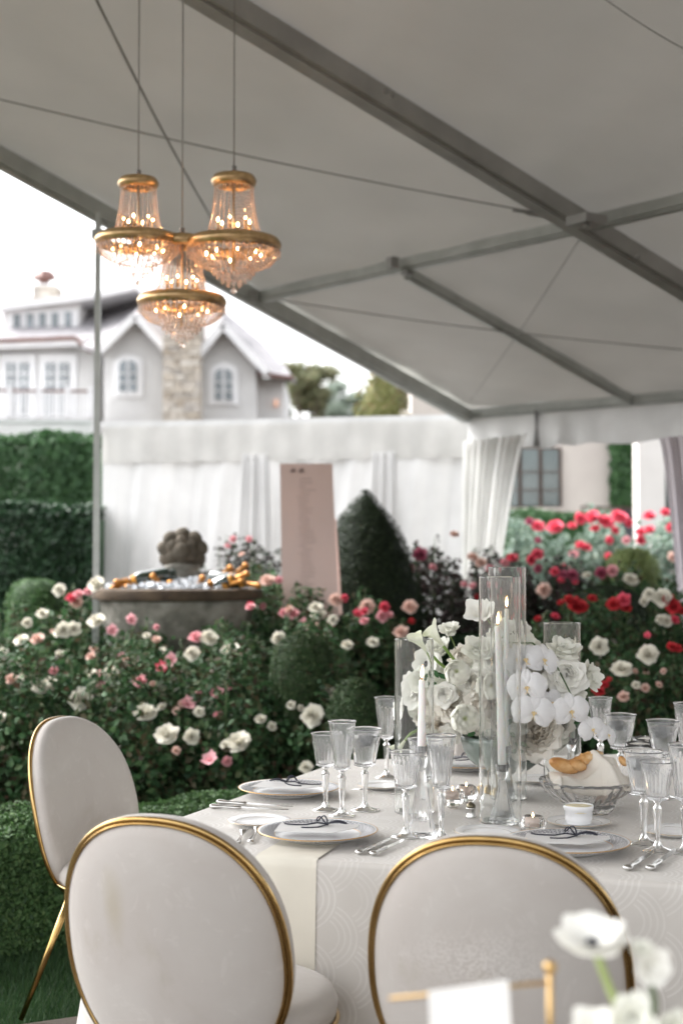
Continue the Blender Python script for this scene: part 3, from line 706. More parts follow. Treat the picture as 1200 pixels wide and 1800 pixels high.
def petalmat(name, c1, c2, c3=None, sc_=30, tr=.35, centre=None):
    m, n, b, o = newmat(name); N = NN(n); co = N.coord()
    f = N.noise(co, sc_, 3); col = N.ramp(f, [(.3,c2),(.7,c1)])
    if centre:
        x = N.xyz(co); r = N.m('SQRT', N.m('ADD', N.m('MULTIPLY',x[0],x[0]), N.m('MULTIPLY',x[1],x[1]))); col = N.mix(N.m('MULTIPLY_ADD', r, -centre[1], 1.0, True), col, centre[0])
    n.links.new(col, b.inputs['Base Color']); b.inputs['Roughness'].default_value = .55; b.inputs['Specular IOR Level'].default_value = .25
    n.links.new(N.bump(N.noise(co, 90, 3), .12), b.inputs['Normal'])
    t = n.nodes.new('ShaderNodeBsdfTranslucent'); n.links.new(col, t.inputs[0]); mx = n.nodes.new('ShaderNodeMixShader'); mx.inputs[0].default_value = tr
    n.links.new(b.outputs[0], mx.inputs[1]); n.links.new(t.outputs[0], mx.inputs[2]); n.links.new(mx.outputs[0], o.inputs[0]); return m
M_rw = petalmat('rose_white', (.84,.82,.74), (.78,.75,.65), tr=.2); M_rp = petalmat('rose_pink', (.80,.36,.42), (.86,.55,.56)); M_rh = petalmat('rose_hot_pink', (.82,.15,.22), (.74,.11,.17))
M_rr = petalmat('rose_red', (.66,.06,.075), (.56,.045,.055)); M_rb = petalmat('rose_blush', (.80,.55,.52), (.78,.62,.50)); M_rm = petalmat('rose_mauve', (.50,.12,.20),(.42,.10,.16))
M_rf = petalmat('rose_far_pink', (.85,.16,.24), (.78,.12,.18))
def rose_mesh(mat, seed, name='rose', full=1.0):
    r = random.Random(seed); m_ = MB()
    petal_ring(m_, 3, .0, -.2, .45, .28, .04, .0, 0, .02, r, 3,3); petal_ring(m_, 4, .15, .0, .5, .42, .08, 0, .5, .03, r, 3,3)
    petal_ring(m_, 5, .4*full, .4*full, .58, .75, .10, 0, .2, .04, r, 4,3); petal_ring(m_, 5, .7*full, .9*full, .66, 1.0, .1, -.02, .8, .06, r, 4,3)
    petal_ring(m_, 6, .95*full, 1.4*full, .75, 1.15, .1, -.06, .3, .07, r, 5,3); petal_ring(m_, 5, 1.2*full, 1.8*full, .78, 1.25, .1, -.1, .7, .08, r, 5,3)
    return m_.mesh(name, mat)
def single_mesh(mat, seed, name='rose'):
    r = random.Random(seed); m_ = MB(); petal_ring(m_, 5, .9, 1.4, .85, .85, .08, 0, .2, .1, r, 3,3); petal_ring(m_, 4, .5,.9,.5,.5,.05,0,0,.08,r,3,3); return m_.mesh(name, mat)
RM = {}
for key, mt in (('w',M_rw),('p',M_rp),('h',M_rh),('r',M_rr),('b',M_rb),('m',M_rm),('f',M_rf)):
    RM[key] = [rose_mesh(mt, 1+i) for i in range(2)] + [single_mesh(mt, 9)]
M_rose = leafmat('rose_leaves', [(.03,.075,.032),(.058,.13,.05),(.02,.046,.023),(.085,.155,.065),(.08,.05,.032),(.05,.11,.048),(.042,.028,.02)], .6, nscale=3, spec=.18)
M_roseg = leafmat('silver_leaves', [(.22,.30,.25),(.32,.40,.34),(.16,.24,.19),(.28,.34,.26)], .7, nscale=2)
M_rosem = leafmat('purple_leaves', [(.05,.03,.035),(.03,.05,.03),(.07,.035,.04),(.025,.04,.025)], .5, nscale=3)
M_stem = pmat('green_stem', (.08,.14,.04), (.05,.09,.03), 8, .6)
BUSH = []
def bush(X, Y, rx, ry, ztop, seed, label, mat=None, n=6500, leaf=.042, shoots=14, zc=None, name='rose_bush', group='rose bushes in the garden bed'):
    rs = np.random.RandomState(seed); zc = zc or ztop*.5; mat = mat or M_rose
    root = empty(name, (X,Y,0), 0, label, 'rose bush', group)
    pts, nr = ellipsoid_leaves(rs, (0,0,zc), (rx,ry,ztop-zc+.02), n, .45, .02)
    pts[:,2] = np.clip(pts[:,2], .02, None)
    # drop leaves to fill the skirt of the bush
    k = rs.uniform(size=len(pts)) < .25; pts[k,2] = rs.uniform(.05, zc, k.sum())
    P_, N_ = [pts], [nr]; st = MB()
    for i in range(shoots):
        t = rs.uniform(0,2*PI); q = rs.uniform(.1,.85); h = ztop*rs.uniform(.98,1.13); x, y = rx*q*math.cos(t), ry*q*math.sin(t); zz = h*(1-.25*q*q)
        st.tube([(x*.5,y*.5,ztop*.3),(x*.9,y*.9,zz*.8),(x,y,zz)],[.006,.004,.002],4)
        m = 26; s = rs.uniform(0,1,m); c = np.stack([x*(.85+.15*s)+rs.normal(0,.02,m), y*(.85+.15*s)+rs.normal(0,.02,m), zz*(.78+.22*s)],1); P_.append(c); N_.append(rs.normal(0,1,(m,3)))
    for i in range(8):
        t = rs.uniform(0,2*PI); st.tube([(.04*math.cos(t),.04*math.sin(t),0),(rx*.5*math.cos(t),ry*.5*math.sin(t),ztop*.5)],[.01,.006],4)
    pts = np.vstack(P_)
    tag(inst('foliage', leaf_mesh('foliage', pts, np.vstack(N_), np.full(len(pts),leaf), mat, rs, .6, 1.1), root), kind='stuff')
    part('stems', st, M_stem, root); BUSH.append((root, X, Y, rx, ry, ztop)); return root
def add_rose(px, py, rpx, kind, Y, rr=None, single=None):
    p = P(px,py,Y); best = min(BUSH, key=lambda b: (b[1]-p.x)**2/(b[3]**2)+(b[2]-p.y)**2/(b[4]**2)*.5+.3*max(0,p.z-b[5]-.1)**2*100)
    root = best[0]; s = rpx*Y/FPX/.88
    me = RM[kind][2 if single else rnd.randrange(2)]
    az = rnd.uniform(-.5,.5); el = rnd.uniform(.2,1.0)
    d = Vector((math.sin(az)*math.cos(el), -math.cos(az)*math.cos(el), math.sin(el)))
    q = d.to_track_quat('Z','Y').to_euler()
    return inst('rose', me, root, (p.x-root.location.x, p.y-root.location.y, p.z), (q.x,q.y,q.z), s)
rnd = random.Random(77)
side = lambda X: 'left' if X < 0 else 'right'
k = 0
ords = ['first','second','third','fourth','fifth','sixth','seventh','eighth','ninth']
# front row
for i,(X,Y,rx,zt) in enumerate([(-2.15,7.3,.5,.98),(-1.6,7.2,.45,.97),(-1.08,7.15,.42,.95),(-.6,7.15,.42,.93),(-.15,7.2,.4,.88)]):
    bush(X,Y,rx,.42,zt,40+i,'front row rose bush with white and pink roses, %s from the left edge' % ords[i])
for i,(X,Y,rx,zt) in enumerate([(.85,7.3,.4,.86),(1.35,7.3,.42,.92),(1.85,7.3,.42,.92),(2.3,7.2,.4,.9)]):
    bush(X,Y,rx,.42,zt,50+i,'near rose bush behind the glassware at the right, %s from the bouquet' % ords[i])
# second row
for i,(X,Y,rx,zt) in enumerate([(-2.35,8.3,.5,1.12),(-1.75,8.2,.45,1.12),(-1.2,8.1,.42,1.0),(-.7,8.1,.42,1.02),(-.2,8.2,.38,1.06)]):
    bush(X,Y,rx,.42,zt,60+i,'second row rose bush in front of the stone planter, %s from the left edge' % ords[i])
for i,(X,Y,rx,zt) in enumerate([(1.45,8.4,.42,1.2),(1.95,8.4,.45,1.2),(2.45,8.3,.42,1.2)]):
    bush(X,Y,rx,.42,zt,70+i,'middle row bush of red and white roses at the right, %s from the bouquet' % ords[i])
# third row
bush(-1.78,9.2,.42,.4,1.18,80,'bush of white and pink roses just left of the stone planter')
bush(-.52,9.6,.36,.35,1.32,81,'leafy rose bush rising right behind the stone planter rim', shoots=20)
bush(-.28,8.9,.3,.3,1.22,82,'rose bush with pink roses at the foot of the pink sign')
bush(.15,8.9,.34,.3,1.15,83,'rose bush with blush roses in front of the cone topiary')
bush(-.75,10.9,.5,.4,1.52,84,'tall rose bush with small pink flowers between planter ornament and sign', M_rosem, shoots=26, leaf=.05)
for i,(X,Y,rx,zt) in enumerate([(.62,10.2,.40,1.44),(1.1,10.3,.42,1.42),(1.55,10.3,.42,1.36),(2.0,10.2,.42,1.32),(2.5,10.2,.42,1.30)]):
    bush(X,Y,rx,.4,zt,90+i,'dark bush of pink roses behind the bouquet, %s from the cone topiary' % ords[i], M_rosem if i<3 else M_rose, shoots=22, leaf=.05)
for i,(X,Y,rx,zt) in enumerate([(1.75,13.6,.55,1.74),(2.45,13.6,.55,1.78),(3.1,13.6,.55,1.82),(3.6,13.4,.5,1.80)]):
    bush(X,Y,rx,.5,zt,100+i,'silver leaved bush of hot pink roses outside the tent, %s from the curtain' % ords[i], M_roseg, 5500, .07, 20)
# roses: (px, py, radius px, kind, depth, single)
RS = [(143,1230,23,'w'),(257,1255,23,'w'),(294,1293,23,'w'),(337,1296,16,'w'),(419,1307,24,'w'),(396,1310,10,'w'),(370,1338,18,'p',1),(550,1259,22,'w'),(577,1220,17,'w'),(538,1350,13,'w'),(73,1209,22,'w'),(90,1200,14,'w'),(45,1190,12,'w'),(20,1195,12,'b'),(0,1262,12,'w'),
 (195,1185,16,'w'),(247,1198,15,'p'),(232,1172,12,'p',1),(238,1172,13,'p'),(180,1205,11,'p',1),(283,1176,14,'h',1),(283,1177,12,'p'),(330,1240,16,'p',1),(322,1238,10,'b'),(382,1219,13,'p'),(384,1258,10,'p'),(348,1220,8,'p'),(405,1208,8,'p'),(350,1252,11,'w'),(310,1250,8,'b'),(285,1243,9,'w'),(458,1265,11,'w'),(512,1240,9,'w'),(528,1245,7,'w'),(310,1320,9,'b'),(95,1180,9,'p'),(178,1184,8,'p')]
for r_ in RS:
    x,y,rad,kd = r_[:4]; add_rose(x,y,rad,kd, 6.62+.004*max(0,1330-y)*.9, single=len(r_)>4)
RS2 = [(170,1093,17,'w'),(113,1108,16,'w'),(130,1106,14,'w'),(75,1080,12,'w'),(38,1127,14,'w'),(66,1125,14,'b'),(105,1113,12,'w'),(48,1095,10,'w'),(230,1090,12,'p',1),(198,1110,13,'p',1),(302,1162,15,'p',1),(345,1122,15,'p'),(367,1123,18,'w'),(338,1150,15,'w'),(405,1143,17,'w'),(490,1124,15,'w'),(507,1130,9,'w'),(423,1150,6,'p'),(275,1125,9,'b'),(258,1118,8,'w'),(165,1140,8,'b'),(160,1155,10,'b'),(285,1145,8,'w'),(228,1165,14,'b'),(160,1185,12,'w'),(105,1150,9,'w'),(5,1150,12,'w'),(275,1103,6,'p'),(610,1135,12,'w'),(655,1130,12,'w'),(440,1068,10,'p'),(585,1090,10,'w'),(640,1075,8,'h')]
for r_ in RS2:
    x,y,rad,kd = r_[:4]; add_rose(x,y,rad,kd, 7.72, single=len(r_)>4)
RS3 = [(105,1038,13,'w'),(127,1052,12,'h'),(138,1045,10,'p'),(155,1040,8,'p'),(135,1060,12,'b'),(170,1028,16,'w'),(470,1022,15,'b'),(490,1020,8,'p'),(498,1078,9,'p'),(515,1080,12,'p'),(555,1070,14,'w'),(560,1082,14,'w'),(590,1055,14,'b'),(580,1098,10,'p'),(550,1100,11,'b'),(535,1100,14,'p',1),(605,1052,8,'h'),(645,1067,15,'b'),(675,1068,11,'h'),(672,1083,12,'p'),(683,1082,9,'p'),(720,1068,15,'b'),(627,1080,10,'h',1),(640,1092,9,'p'),(705,1112,14,'b'),(508,1072,9,'b'),(440,1065,8,'h')]
for r_ in RS3:
    x,y,rad,kd = r_[:4]; add_rose(x,y,rad,kd, 8.5, single=len(r_)>4)
RS4 = [(410,948,7,'p'),(438,948,7,'p'),(400,960,6,'p'),(425,975,6,'b'),(738,975,14,'m'),(720,1000,10,'p'),(760,998,8,'p'),(798,940,9,'b'),(830,980,11,'b'),(845,990,11,'b'),(900,982,12,'h'),(886,990,9,'p'),(944,975,12,'f'),(932,985,10,'h'),(974,1005,9,'f'),(955,1038,14,'b'),(990,1010,9,'m'),(1005,1012,12,'m'),(1055,1008,12,'m'),(1075,1004,12,'p'),(1030,1012,9,'w'),(985,1020,7,'f'),(1010,1022,6,'f'),(1107,1020,15,'w'),(1092,1160,9,'w'),(860,1000,8,'p'),(815,1028,7,'p'),(830,1030,7,'p'),(945,1000,8,'m'),(870,1040,8,'m')]
for r_ in RS4:
    x,y,rad,kd = r_[:4]; add_rose(x,y,rad,kd, 9.72, single=len(r_)>4)
RS5 = [(1010,1065,17,'r'),(1020,1068,15,'r'),(1000,1056,12,'r'),(1040,1053,10,'r'),(1078,1063,14,'r'),(1095,1055,14,'h'),(1100,1070,11,'r'),(1173,1055,15,'r'),(1183,1068,14,'r'),(1163,1052,18,'w'),(1140,1045,12,'w'),(1130,1058,9,'w'),(1170,1092,12,'w'),(1160,1090,10,'w'),(985,1060,7,'r'),(975,1084,9,'h'),(1185,1090,9,'h'),(1198,1075,9,'r'),(945,1088,7,'r')]
for r_ in RS5:
    x,y,rad,kd = r_[:4]; add_rose(x,y,rad,kd, 7.95, single=len(r_)>4)
RS6 = [(1052,1137,18,'w'),(1138,1152,20,'w'),(1092,1178,20,'w'),(1137,1118,8,'h',1),(1180,1138,11,'r'),(1190,1140,9,'r'),(1062,1204,9,'r'),(1052,1216,11,'r'),(1045,1212,9,'r'),(1117,1205,9,'w'),(1133,1210,9,'b'),(1095,1225,11,'b'),(1157,1204,7,'b'),(1070,1195,6,'r'),(1165,1180,6,'b'),(1115,1180,6,'b')]
for r_ in RS6:
    x,y,rad,kd = r_[:4]; add_rose(x,y,rad,kd, 6.85, single=len(r_)>4)
RS7 = [(945,926,12,'f'),(975,928,16,'f'),(1018,912,12,'f'),(1040,910,14,'f'),(1052,912,10,'f'),(1065,918,14,'f'),(1090,912,14,'f'),(1083,905,10,'f'),(1105,920,8,'f'),(1140,908,12,'f'),(1168,901,9,'f'),(1020,960,11,'f'),(1030,963,9,'f'),(1070,950,8,'f'),(1125,950,9,'f'),(1140,933,11,'f'),(1125,936,10,'f'),(1178,928,9,'f'),(1005,925,9,'h'),(930,917,8,'m'),(1080,933,8,'f'),(1008,975,9,'p'),(1068,978,7,'f'),(1180,980,10,'b'),(1100,950,8,'p'),(990,1000,9,'h'),(945,950,6,'m'),(1045,930,9,'f')]
for r_ in RS7:
    x,y,rad,kd = r_[:4]; add_rose(x,y,rad*1.05,kd, 13.0, single=len(r_)>4)
# small random roses inside the bed
for b_ in BUSH[:24]:
    root,X,Y,rx,ry,zt = b_
    for i in range(2):
        a = rnd.uniform(-1.2,1.2); zz = rnd.uniform(.45,.95); x = rx*math.sin(a)*.9; y = -ry*math.cos(a)*math.sqrt(max(.05,1-((zz*zt-zt*.5)/(zt*.5))**2))*1.0
        kd = rnd.choice('wpb' if X < 0 else 'wrb')
        q = Vector((math.sin(a)*.6,-1,rnd.uniform(0,1.2))).to_track_quat('Z','Y').to_euler()
        inst('rose', RM[kd][rnd.randrange(3)], root, (x,y,zz*zt), (q.x,q.y,q.z), rnd.uniform(.018,.034))
# ================================================================== planter, ornament, ice and bottles
M_pst = pmat('old_stone', (.22,.20,.17), (.09,.085,.075), 7, .95, bump=.8, bscale=35, stops=[(.3,(.08,.078,.065)),(.48,(.22,.21,.18)),(.66,(.38,.36,.32))])
M_prim = pmat('stained_stone_rim', (.12,.085,.055), (.05,.035,.025), 6, .9, bump=.6, bscale=30)
PY_ = 8.9
pc = P(312,1050,PY_); zr = P(0,1033,PY_).z; pr = 150*PY_/FPX
pt = empty('stone_planter', (pc.x,PY_,0), 0, 'old round stone basin full of ice and bottles among the roses', 'planter')
k = 1
m_ = MB(); m_.lathe([(.28,0),(.3,.1),(.2,.14),(.18,zr-.5),(.30,zr-.42),(pr*.70,zr-.34),(pr*.86,zr-.22),(pr*.90,zr-.08),(pr*.90,zr-.075)],64,c=(0,0,0)); part('basin', m_, M_pst, pt, ang=40)
m_ = MB(); m_.lathe([(pr*.90,zr-.075),(pr*.985,zr-.068),(pr*1.0,zr-.045),(pr*.985,zr-.008),(pr*.96,zr),(pr*.86,zr),(pr*.84,zr-.05),(pr*.2,zr-.06),(0,zr-.06)],64); part('rim', m_, M_prim, pt, ang=40)
# carved stone shell ornament in the middle
orn = empty('stone_shell_ornament', (pc.x+.02,PY_+.1,zr-.06), 0, 'weathered stone finial like a scalloped shell standing in the basin', 'stone ornament')
m_ = MB(); m_.lathe([(.13,0),(.12,.05),(.085,.09),(.09,.15),(.12,.2),(0,.22)],24); part('pedestal', m_, M_pst, orn)
m_ = MB(); cz = .29
for ring,(n2,rr_,br) in enumerate(((9,.098,.052),(6,.055,.052),(1,0,.06))):
    for i in range(n2):
        t = 2*PI*i/n2+PI/2; x,z = rr_*math.cos(t)*1.12, rr_*math.sin(t)
        if ring == 0 and math.sin(t) < -.75: continue
        m_.ball((x,-.02*ring,cz+z),br,12,8,(1.05,.75,1), lambda d: 1+.06*math.sin(d.x*14)*math.sin(d.z*12))
part('shell', m_, pmat('dark_lichen_stone',(.13,.11,.085),(.07,.06,.045),14,.95,bump=.9,bscale=50), orn)
# ice
M_ice = pmat('crushed_ice', (.85,.87,.90), (.62,.66,.70), 30, .15, trans=.4, ior=1.31)
rs = random.Random(5); m_ = MB()
for i in range(700):
    a = rs.uniform(0,2*PI); r = pr*.82*math.sqrt(rs.uniform(0,1)); z = zr-.03+.07*(1-(r/pr)**2)+rs.uniform(-.015,.02)
    M = Matrix.Rotation(rs.uniform(0,3),3,'X')@Matrix.Rotation(rs.uniform(0,3),3,'Z'); s = rs.uniform(.015,.032); m_.box((pc.x+r*math.cos(a),PY_+r*math.sin(a),z),(s,s,s*.8),M=M)
tag(part('crushed_ice', m_, M_ice, None, False), 'heap of ice cubes filling the stone basin', 'ice', kind='stuff')
# bottles
M_bgl = pmat('dark_green_glass', (.012,.03,.02), (.008,.02,.014), 5, .08, spec=.9, coat=.5); M_foil = pmat('orange_foil', (.62,.28,.06), (.48,.20,.04), 40, .35, metal=.5, bump=.2)
M_lab = pmat('gold_orange_label', (.72,.34,.04), (.66,.28,.03), 20, .5)
bp = MB().lathe([(0,0),(.04,0),(.044,.01),(.044,.17),(.038,.2),(.02,.235),(.0155,.25)],20).mesh('bottle_body', M_bgl)
nk = MB().lathe([(.0165,.245),(.0155,.26),(.0155,.31),(.019,.312),(.019,.33),(.016,.338),(0,.34)],14, lambda r,z,t,s:(r*(1+.03*math.sin(t*7+z*200)),t)).mesh('foil_neck', M_foil)
lb_ = MB().lathe([(.021,.228),(.031,.21),(.032,.212),(.022,.24)],20, closed=True).mesh('neck_label', M_lab)
BT = [(215,1022,200,'on the ice at the far left, neck to the left'),(208,1032,215,'over the rim, lowest of the left cluster'),(232,1030,235,'of the left cluster, neck down over the rim'),(275,1020,130,'left of the stone shell with its foil neck tilted up'),(300,1034,92,'small foil neck sticking out just below the stone shell'),(352,1024,60,'right of the stone shell leaning right'),(368,1034,75,'upright foil neck in front, right of the stone shell'),(398,1004,35,'tilted up right at the back of the cluster'),(425,1000,38,'highest foil neck of the right cluster'),(425,1012,15,'right cluster, lying nearly flat'),(415,1024,8,'right cluster, lowest and lying flat'),(445,1028,-25,'at the far right over the rim')]
for i,(x,y,ang,desc) in enumerate(BT):
    Y = PY_-pr*.55+(.25 if y<1008 else 0); p = P(x,y,Y); r = empty('sparkling_wine_bottle', (p.x,p.y,p.z), 0, 'foil necked green bottle '+desc, 'bottle', 'bottles chilling in the stone basin')
    th = math.radians(ang); d = Vector((math.cos(th), -.35, max(math.sin(th),-.25)+.1)).normalized(); q = d.to_track_quat('Z','Y'); r.rotation_mode = 'QUATERNION'; r.rotation_quaternion = q; r.location = Vector(p)-d*.29
    inst('bottle_body', bp, r); inst('foil_neck', nk, r); inst('neck_label', lb_, r)
# ================================================================== pink sign
M_pink = pmat('pink_acrylic', (.66,.49,.44), (.60,.46,.42), 1.5, .35, spec=.5)
sg = empty('pink_sign', (0,0,0), 0, 'tall dusty pink guest list panel standing in the rose bed', 'sign')
a = P(492,815,9.1); b = P(584,815,9.1); c0 = P(496,1090,8.95); d0 = P(596,1090,8.95); zb = c0.z
def slab(q, th):
    q = [Vector(p) for p in q]; nrm = (q[1]-q[0]).cross(q[3]-q[0]).normalized(); nrm = nrm if nrm.y < 0 else -nrm
    return MB().add([*q, *[p-nrm*th for p in q]], [(0,1,2,3),(7,6,5,4),(0,4,5,1),(1,5,6,2),(2,6,7,3),(3,7,4,0)]), nrm
m_, sn = slab([a,b,d0,c0], .012); part('panel', m_, M_pink, sg, False)
e_ = P(590,912,9.25); f_ = P(601,1080,9.15); m2, _ = slab([P(560,905,9.3),e_,f_,P(560,1080,9.2)], .01); part('back_panel', m2, M_pink, sg, False)
m_ = MB(); m_.beam(P(545,1085,8.95), (P(545,1085,8.95).x, 8.95, 0), .3, .02, (0,1,0)); m_.beam((P(545,900,9.3).x,9.3,1.6),(P(545,900,9.3).x,9.5,0),.04,.02,(0,1,0)); part('stand', m_, M_pink, sg, False)
M_ink = pmat('faded_ink', (.22,.15,.14), (.18,.12,.12), 9, .5)
m_ = MB(); rr_ = random.Random(3)
def onsign(u, v): return a.lerp(b,u).lerp(c0.lerp(d0,u), v)+sn*.002
for u0,ww_ in ((.2,.09),(.36,.08)):
    m_.tube([onsign(u0+ww_*t/12, .045+.016*math.sin(t*1.1)) for t in range(13)],.0022,4)
for row in range(34):
    v_ = .1+row*.024; u_ = .5-rr_.uniform(.10,.2)
    m_.tube([onsign(u_+t*.03,v_+.0015*math.sin(t*2.3+row)) for t in range(int(rr_.uniform(6,11)))],.0011,4)
part('lettering', m_, M_ink, sg)['kind'] = 'stuff'
# ================================================================== dinner table and its cloth
def xy(x, y): return Vector((x,y,0))
FL, FR, BR, BL = xy(-.579,3.468), xy(1.75,2.752), xy(2.0,5.25), xy(.01,4.943)
corn = [FL, FR, BR, BL]
def perimeter(corn, rad, step=.02):
    pts = []; n = len(corn)
    for i in range(n):
        a, b, c = corn[i-1], corn[i], corn[(i+1)%n]; d1 = (a-b).normalized(); d2 = (c-b).normalized()
        ang = d1.angle(d2); t = rad/math.tan(ang/2); p1 = b+d1*t; p2 = b+d2*t; ctr = b+(d1+d2).normalized()*(rad/math.sin(ang/2))
        for k in range(9):
            q = p1.lerp(p2,k/8); q = ctr+(q-ctr).normalized()*rad; pts.append(q)
        e = corn[(i+1)%n]; d3 = (corn[(i+2)%n]-e).normalized(); ang2 = (b-e).normalized().angle(d3); tt = rad/math.tan(ang2/2)
        q2 = e+(b-e).normalized()*tt; L = (q2-p2).length; m = max(1,int(L/step))
        for k in range(1,m): pts.append(p2.lerp(q2,k/m))
    return pts
PER = perimeter(corn, .05)
NP = len(PER)
NRM = []
for i in range(NP):
    d = (PER[(i+1)%NP]-PER[i-1]).normalized(); NRM.append(Vector((d.y,-d.x,0)))
S_ = [0.0]
for i in range(NP): S_.append(S_[-1]+(PER[(i+1)%NP]-PER[i]).length)
def skirt_off(p, s, drop):
    """how far the cloth stands off the table edge at a drop below the top"""
    k = min(1, max(0, drop/.7)); near = min((p-c).length for c in corn); cone = .075*math.exp(-(near/.13)**2)
    fold = .012*math.sin(s*9+.8)+.008*math.sin(s*21+2)+.005*math.sin(s*37)
    return k*(.025+cone)+fold*k**1.3
def skirt_pt(i, drop, lift=0):
    p = PER[i%NP]; s = S_[i%NP]; n = NRM[i%NP]
    if drop < .012:
        a = drop/.012*PI/2; return p+n*(.012*math.sin(a)+lift)+Vector((0,0,TZ-.012*(1-math.cos(a))+lift*math.cos(a)))
    return p+n*(.012+skirt_off(p,s,drop-.012)+lift)+Vector((0,0,TZ-drop))
# damask with overlapping fans
M_cloth, n_, b_, o_ = newmat('damask_cloth'); N = NN(n_)
uv = N.xyz(N.coord('UV')); d = N.fish(N.m('DIVIDE', uv[1], .17), N.m('DIVIDE', uv[0], .21))
arc = N.m('ABSOLUTE', N.m('SUBTRACT', N.m('FRACT', N.m('MULTIPLY', d, 15.0)), .5)); arc = N.m('SMOOTHSTEP' if False else 'GREATER_THAN', arc, .32)
outer = N.m('GREATER_THAN', d, .24); arc = N.m('MULTIPLY', arc, outer)
weave = N.noise(N.coord('UV'), 500, 2); big = N.noise(N.coord('UV'), 7, 4)
base_ = N.ramp(big, [(.3,(.57,.54,.50)),(.7,(.62,.59,.55))])
col = N.mix(N.m('MULTIPLY', arc, N.m('MULTIPLY_ADD', big, .8, -.18, True)), base_, (.84,.82,.79)); n_.links.new(col, b_.inputs['Base Color'])
b_.inputs['Roughness'].default_value = .62; b_.inputs['Sheen Weight'].default_value = .15
n_.links.new(N.m('MULTIPLY_ADD', arc, -.2, .65), b_.inputs['Roughness'])
h_ = N.m('ADD', N.m('MULTIPLY', weave, .15), N.m('MULTIPLY', N.noise(N.coord('UV'), 14, 5, .6, 1.2), 1.2))
n_.links.new(N.bump(N.m('ADD', h_, N.m('MULTIPLY', arc, .12)), .22, .004), b_.inputs['Normal'])
vs, fs, uvs = [], [], []
for p in PER: vs.append((p.x,p.y,TZ)); uvs.append((p.x*.95+p.y*.3, p.y*.95-p.x*.3))
fs.append(tuple(range(NP)))
drops = [0,.004,.008,.012]+[.012+.722*(k/26) for k in range(1,27)]
b0 = len(vs)
for dr in drops:
    for i in range(NP+1):
        p = skirt_pt(i%NP, dr); vs.append(tuple(p)); uvs.append((S_[i], -dr))
for j in range(len(drops)-1):
    for i in range(NP):
        a = b0+j*(NP+1)+i; fs.append((a, a+NP+1, a+NP+2, a+1))
me = bpy.data.meshes.new('tablecloth'); me.from_pydata(vs, [], fs); me.materials.append(M_cloth)
ul = me.uv_layers.new(name='UVMap'); li = np.empty(len(me.loops),dtype=np.int32); me.loops.foreach_get('vertex_index', li)
ul.data.foreach_set('uv', np.array(uvs)[li].ravel()); me.polygons.foreach_set('use_smooth', [False]+[True]*(len(fs)-1)); me.update()
tc = inst('tablecloth', me); tag(tc, 'ivory damask cloth with fan pattern covering the large dinner table to the floor', 'tablecloth')
M_wood = pmat('table_wood', (.3,.2,.12), (.2,.13,.08), 4, .6)
tb = empty('banquet_table', (.8,4.0,0), 0, 'large dinner table hidden beneath the ivory damask cloth', 'table')
m_ = MB(); q = [c*.985+Vector((.8,4.0,0))*.015-Vector((.8,4.0,0)) for c in corn]
m_.add([(p.x,p.y,TZ-.03) for p in q]+[(p.x,p.y,TZ-.004) for p in q], [(3,2,1,0),(4,5,6,7),(0,1,5,4),(1,2,6,5),(2,3,7,6),(3,0,4,7)]); part('tabletop', m_, M_wood, tb, False)
for p in q: part('leg', MB().tube([(p.x*.85,p.y*.85,.05),(p.x*.85,p.y*.85,TZ-.03)],.025,8), M_wood, tb)
# cream napkin under the first plate, falling over the edge
M_nap = pmat('cream_napkin', (.76,.72,.62), (.70,.66,.57), 6, .75, bump=.08, bscale=300)
def runner(px, py, wd_, inn, down, label, name='napkin', skew=0):
    e0 = T(px,py); i0 = min(range(NP), key=lambda i:(PER[i]-Vector((e0.x,e0.y,0))).length); hw = wd_/2; nrm = NRM[i0]; tg = Vector((-nrm.y,nrm.x,0)); step = (PER[i0+1]-PER[i0]).length
    def f(u, v):
        off = (u-.5)*wd_; idx = i0+off/step; ii = int(math.floor(idx)); fr_ = idx-ii; s = v*(inn+down)
        if s < inn:
            d_ = inn-s; p = PER[ii%NP].lerp(PER[(ii+1)%NP],fr_)-NRM[i0]*d_ + tg*skew*d_; return Vector((p.x,p.y,TZ+.0035))
        a = skirt_pt(ii, s-inn, .004).lerp(skirt_pt(ii+1, s-inn, .004), fr_); return a + nrm*.002*math.sin(u*5)
    m_ = MB().grid(f, 20, 60); o = part(name, m_, M_nap); tag(o, label, 'napkin'); return o
runner(518,1500,.150,.27,.52,'long cream napkin under the front left charger, hanging over the table edge', skew=0)
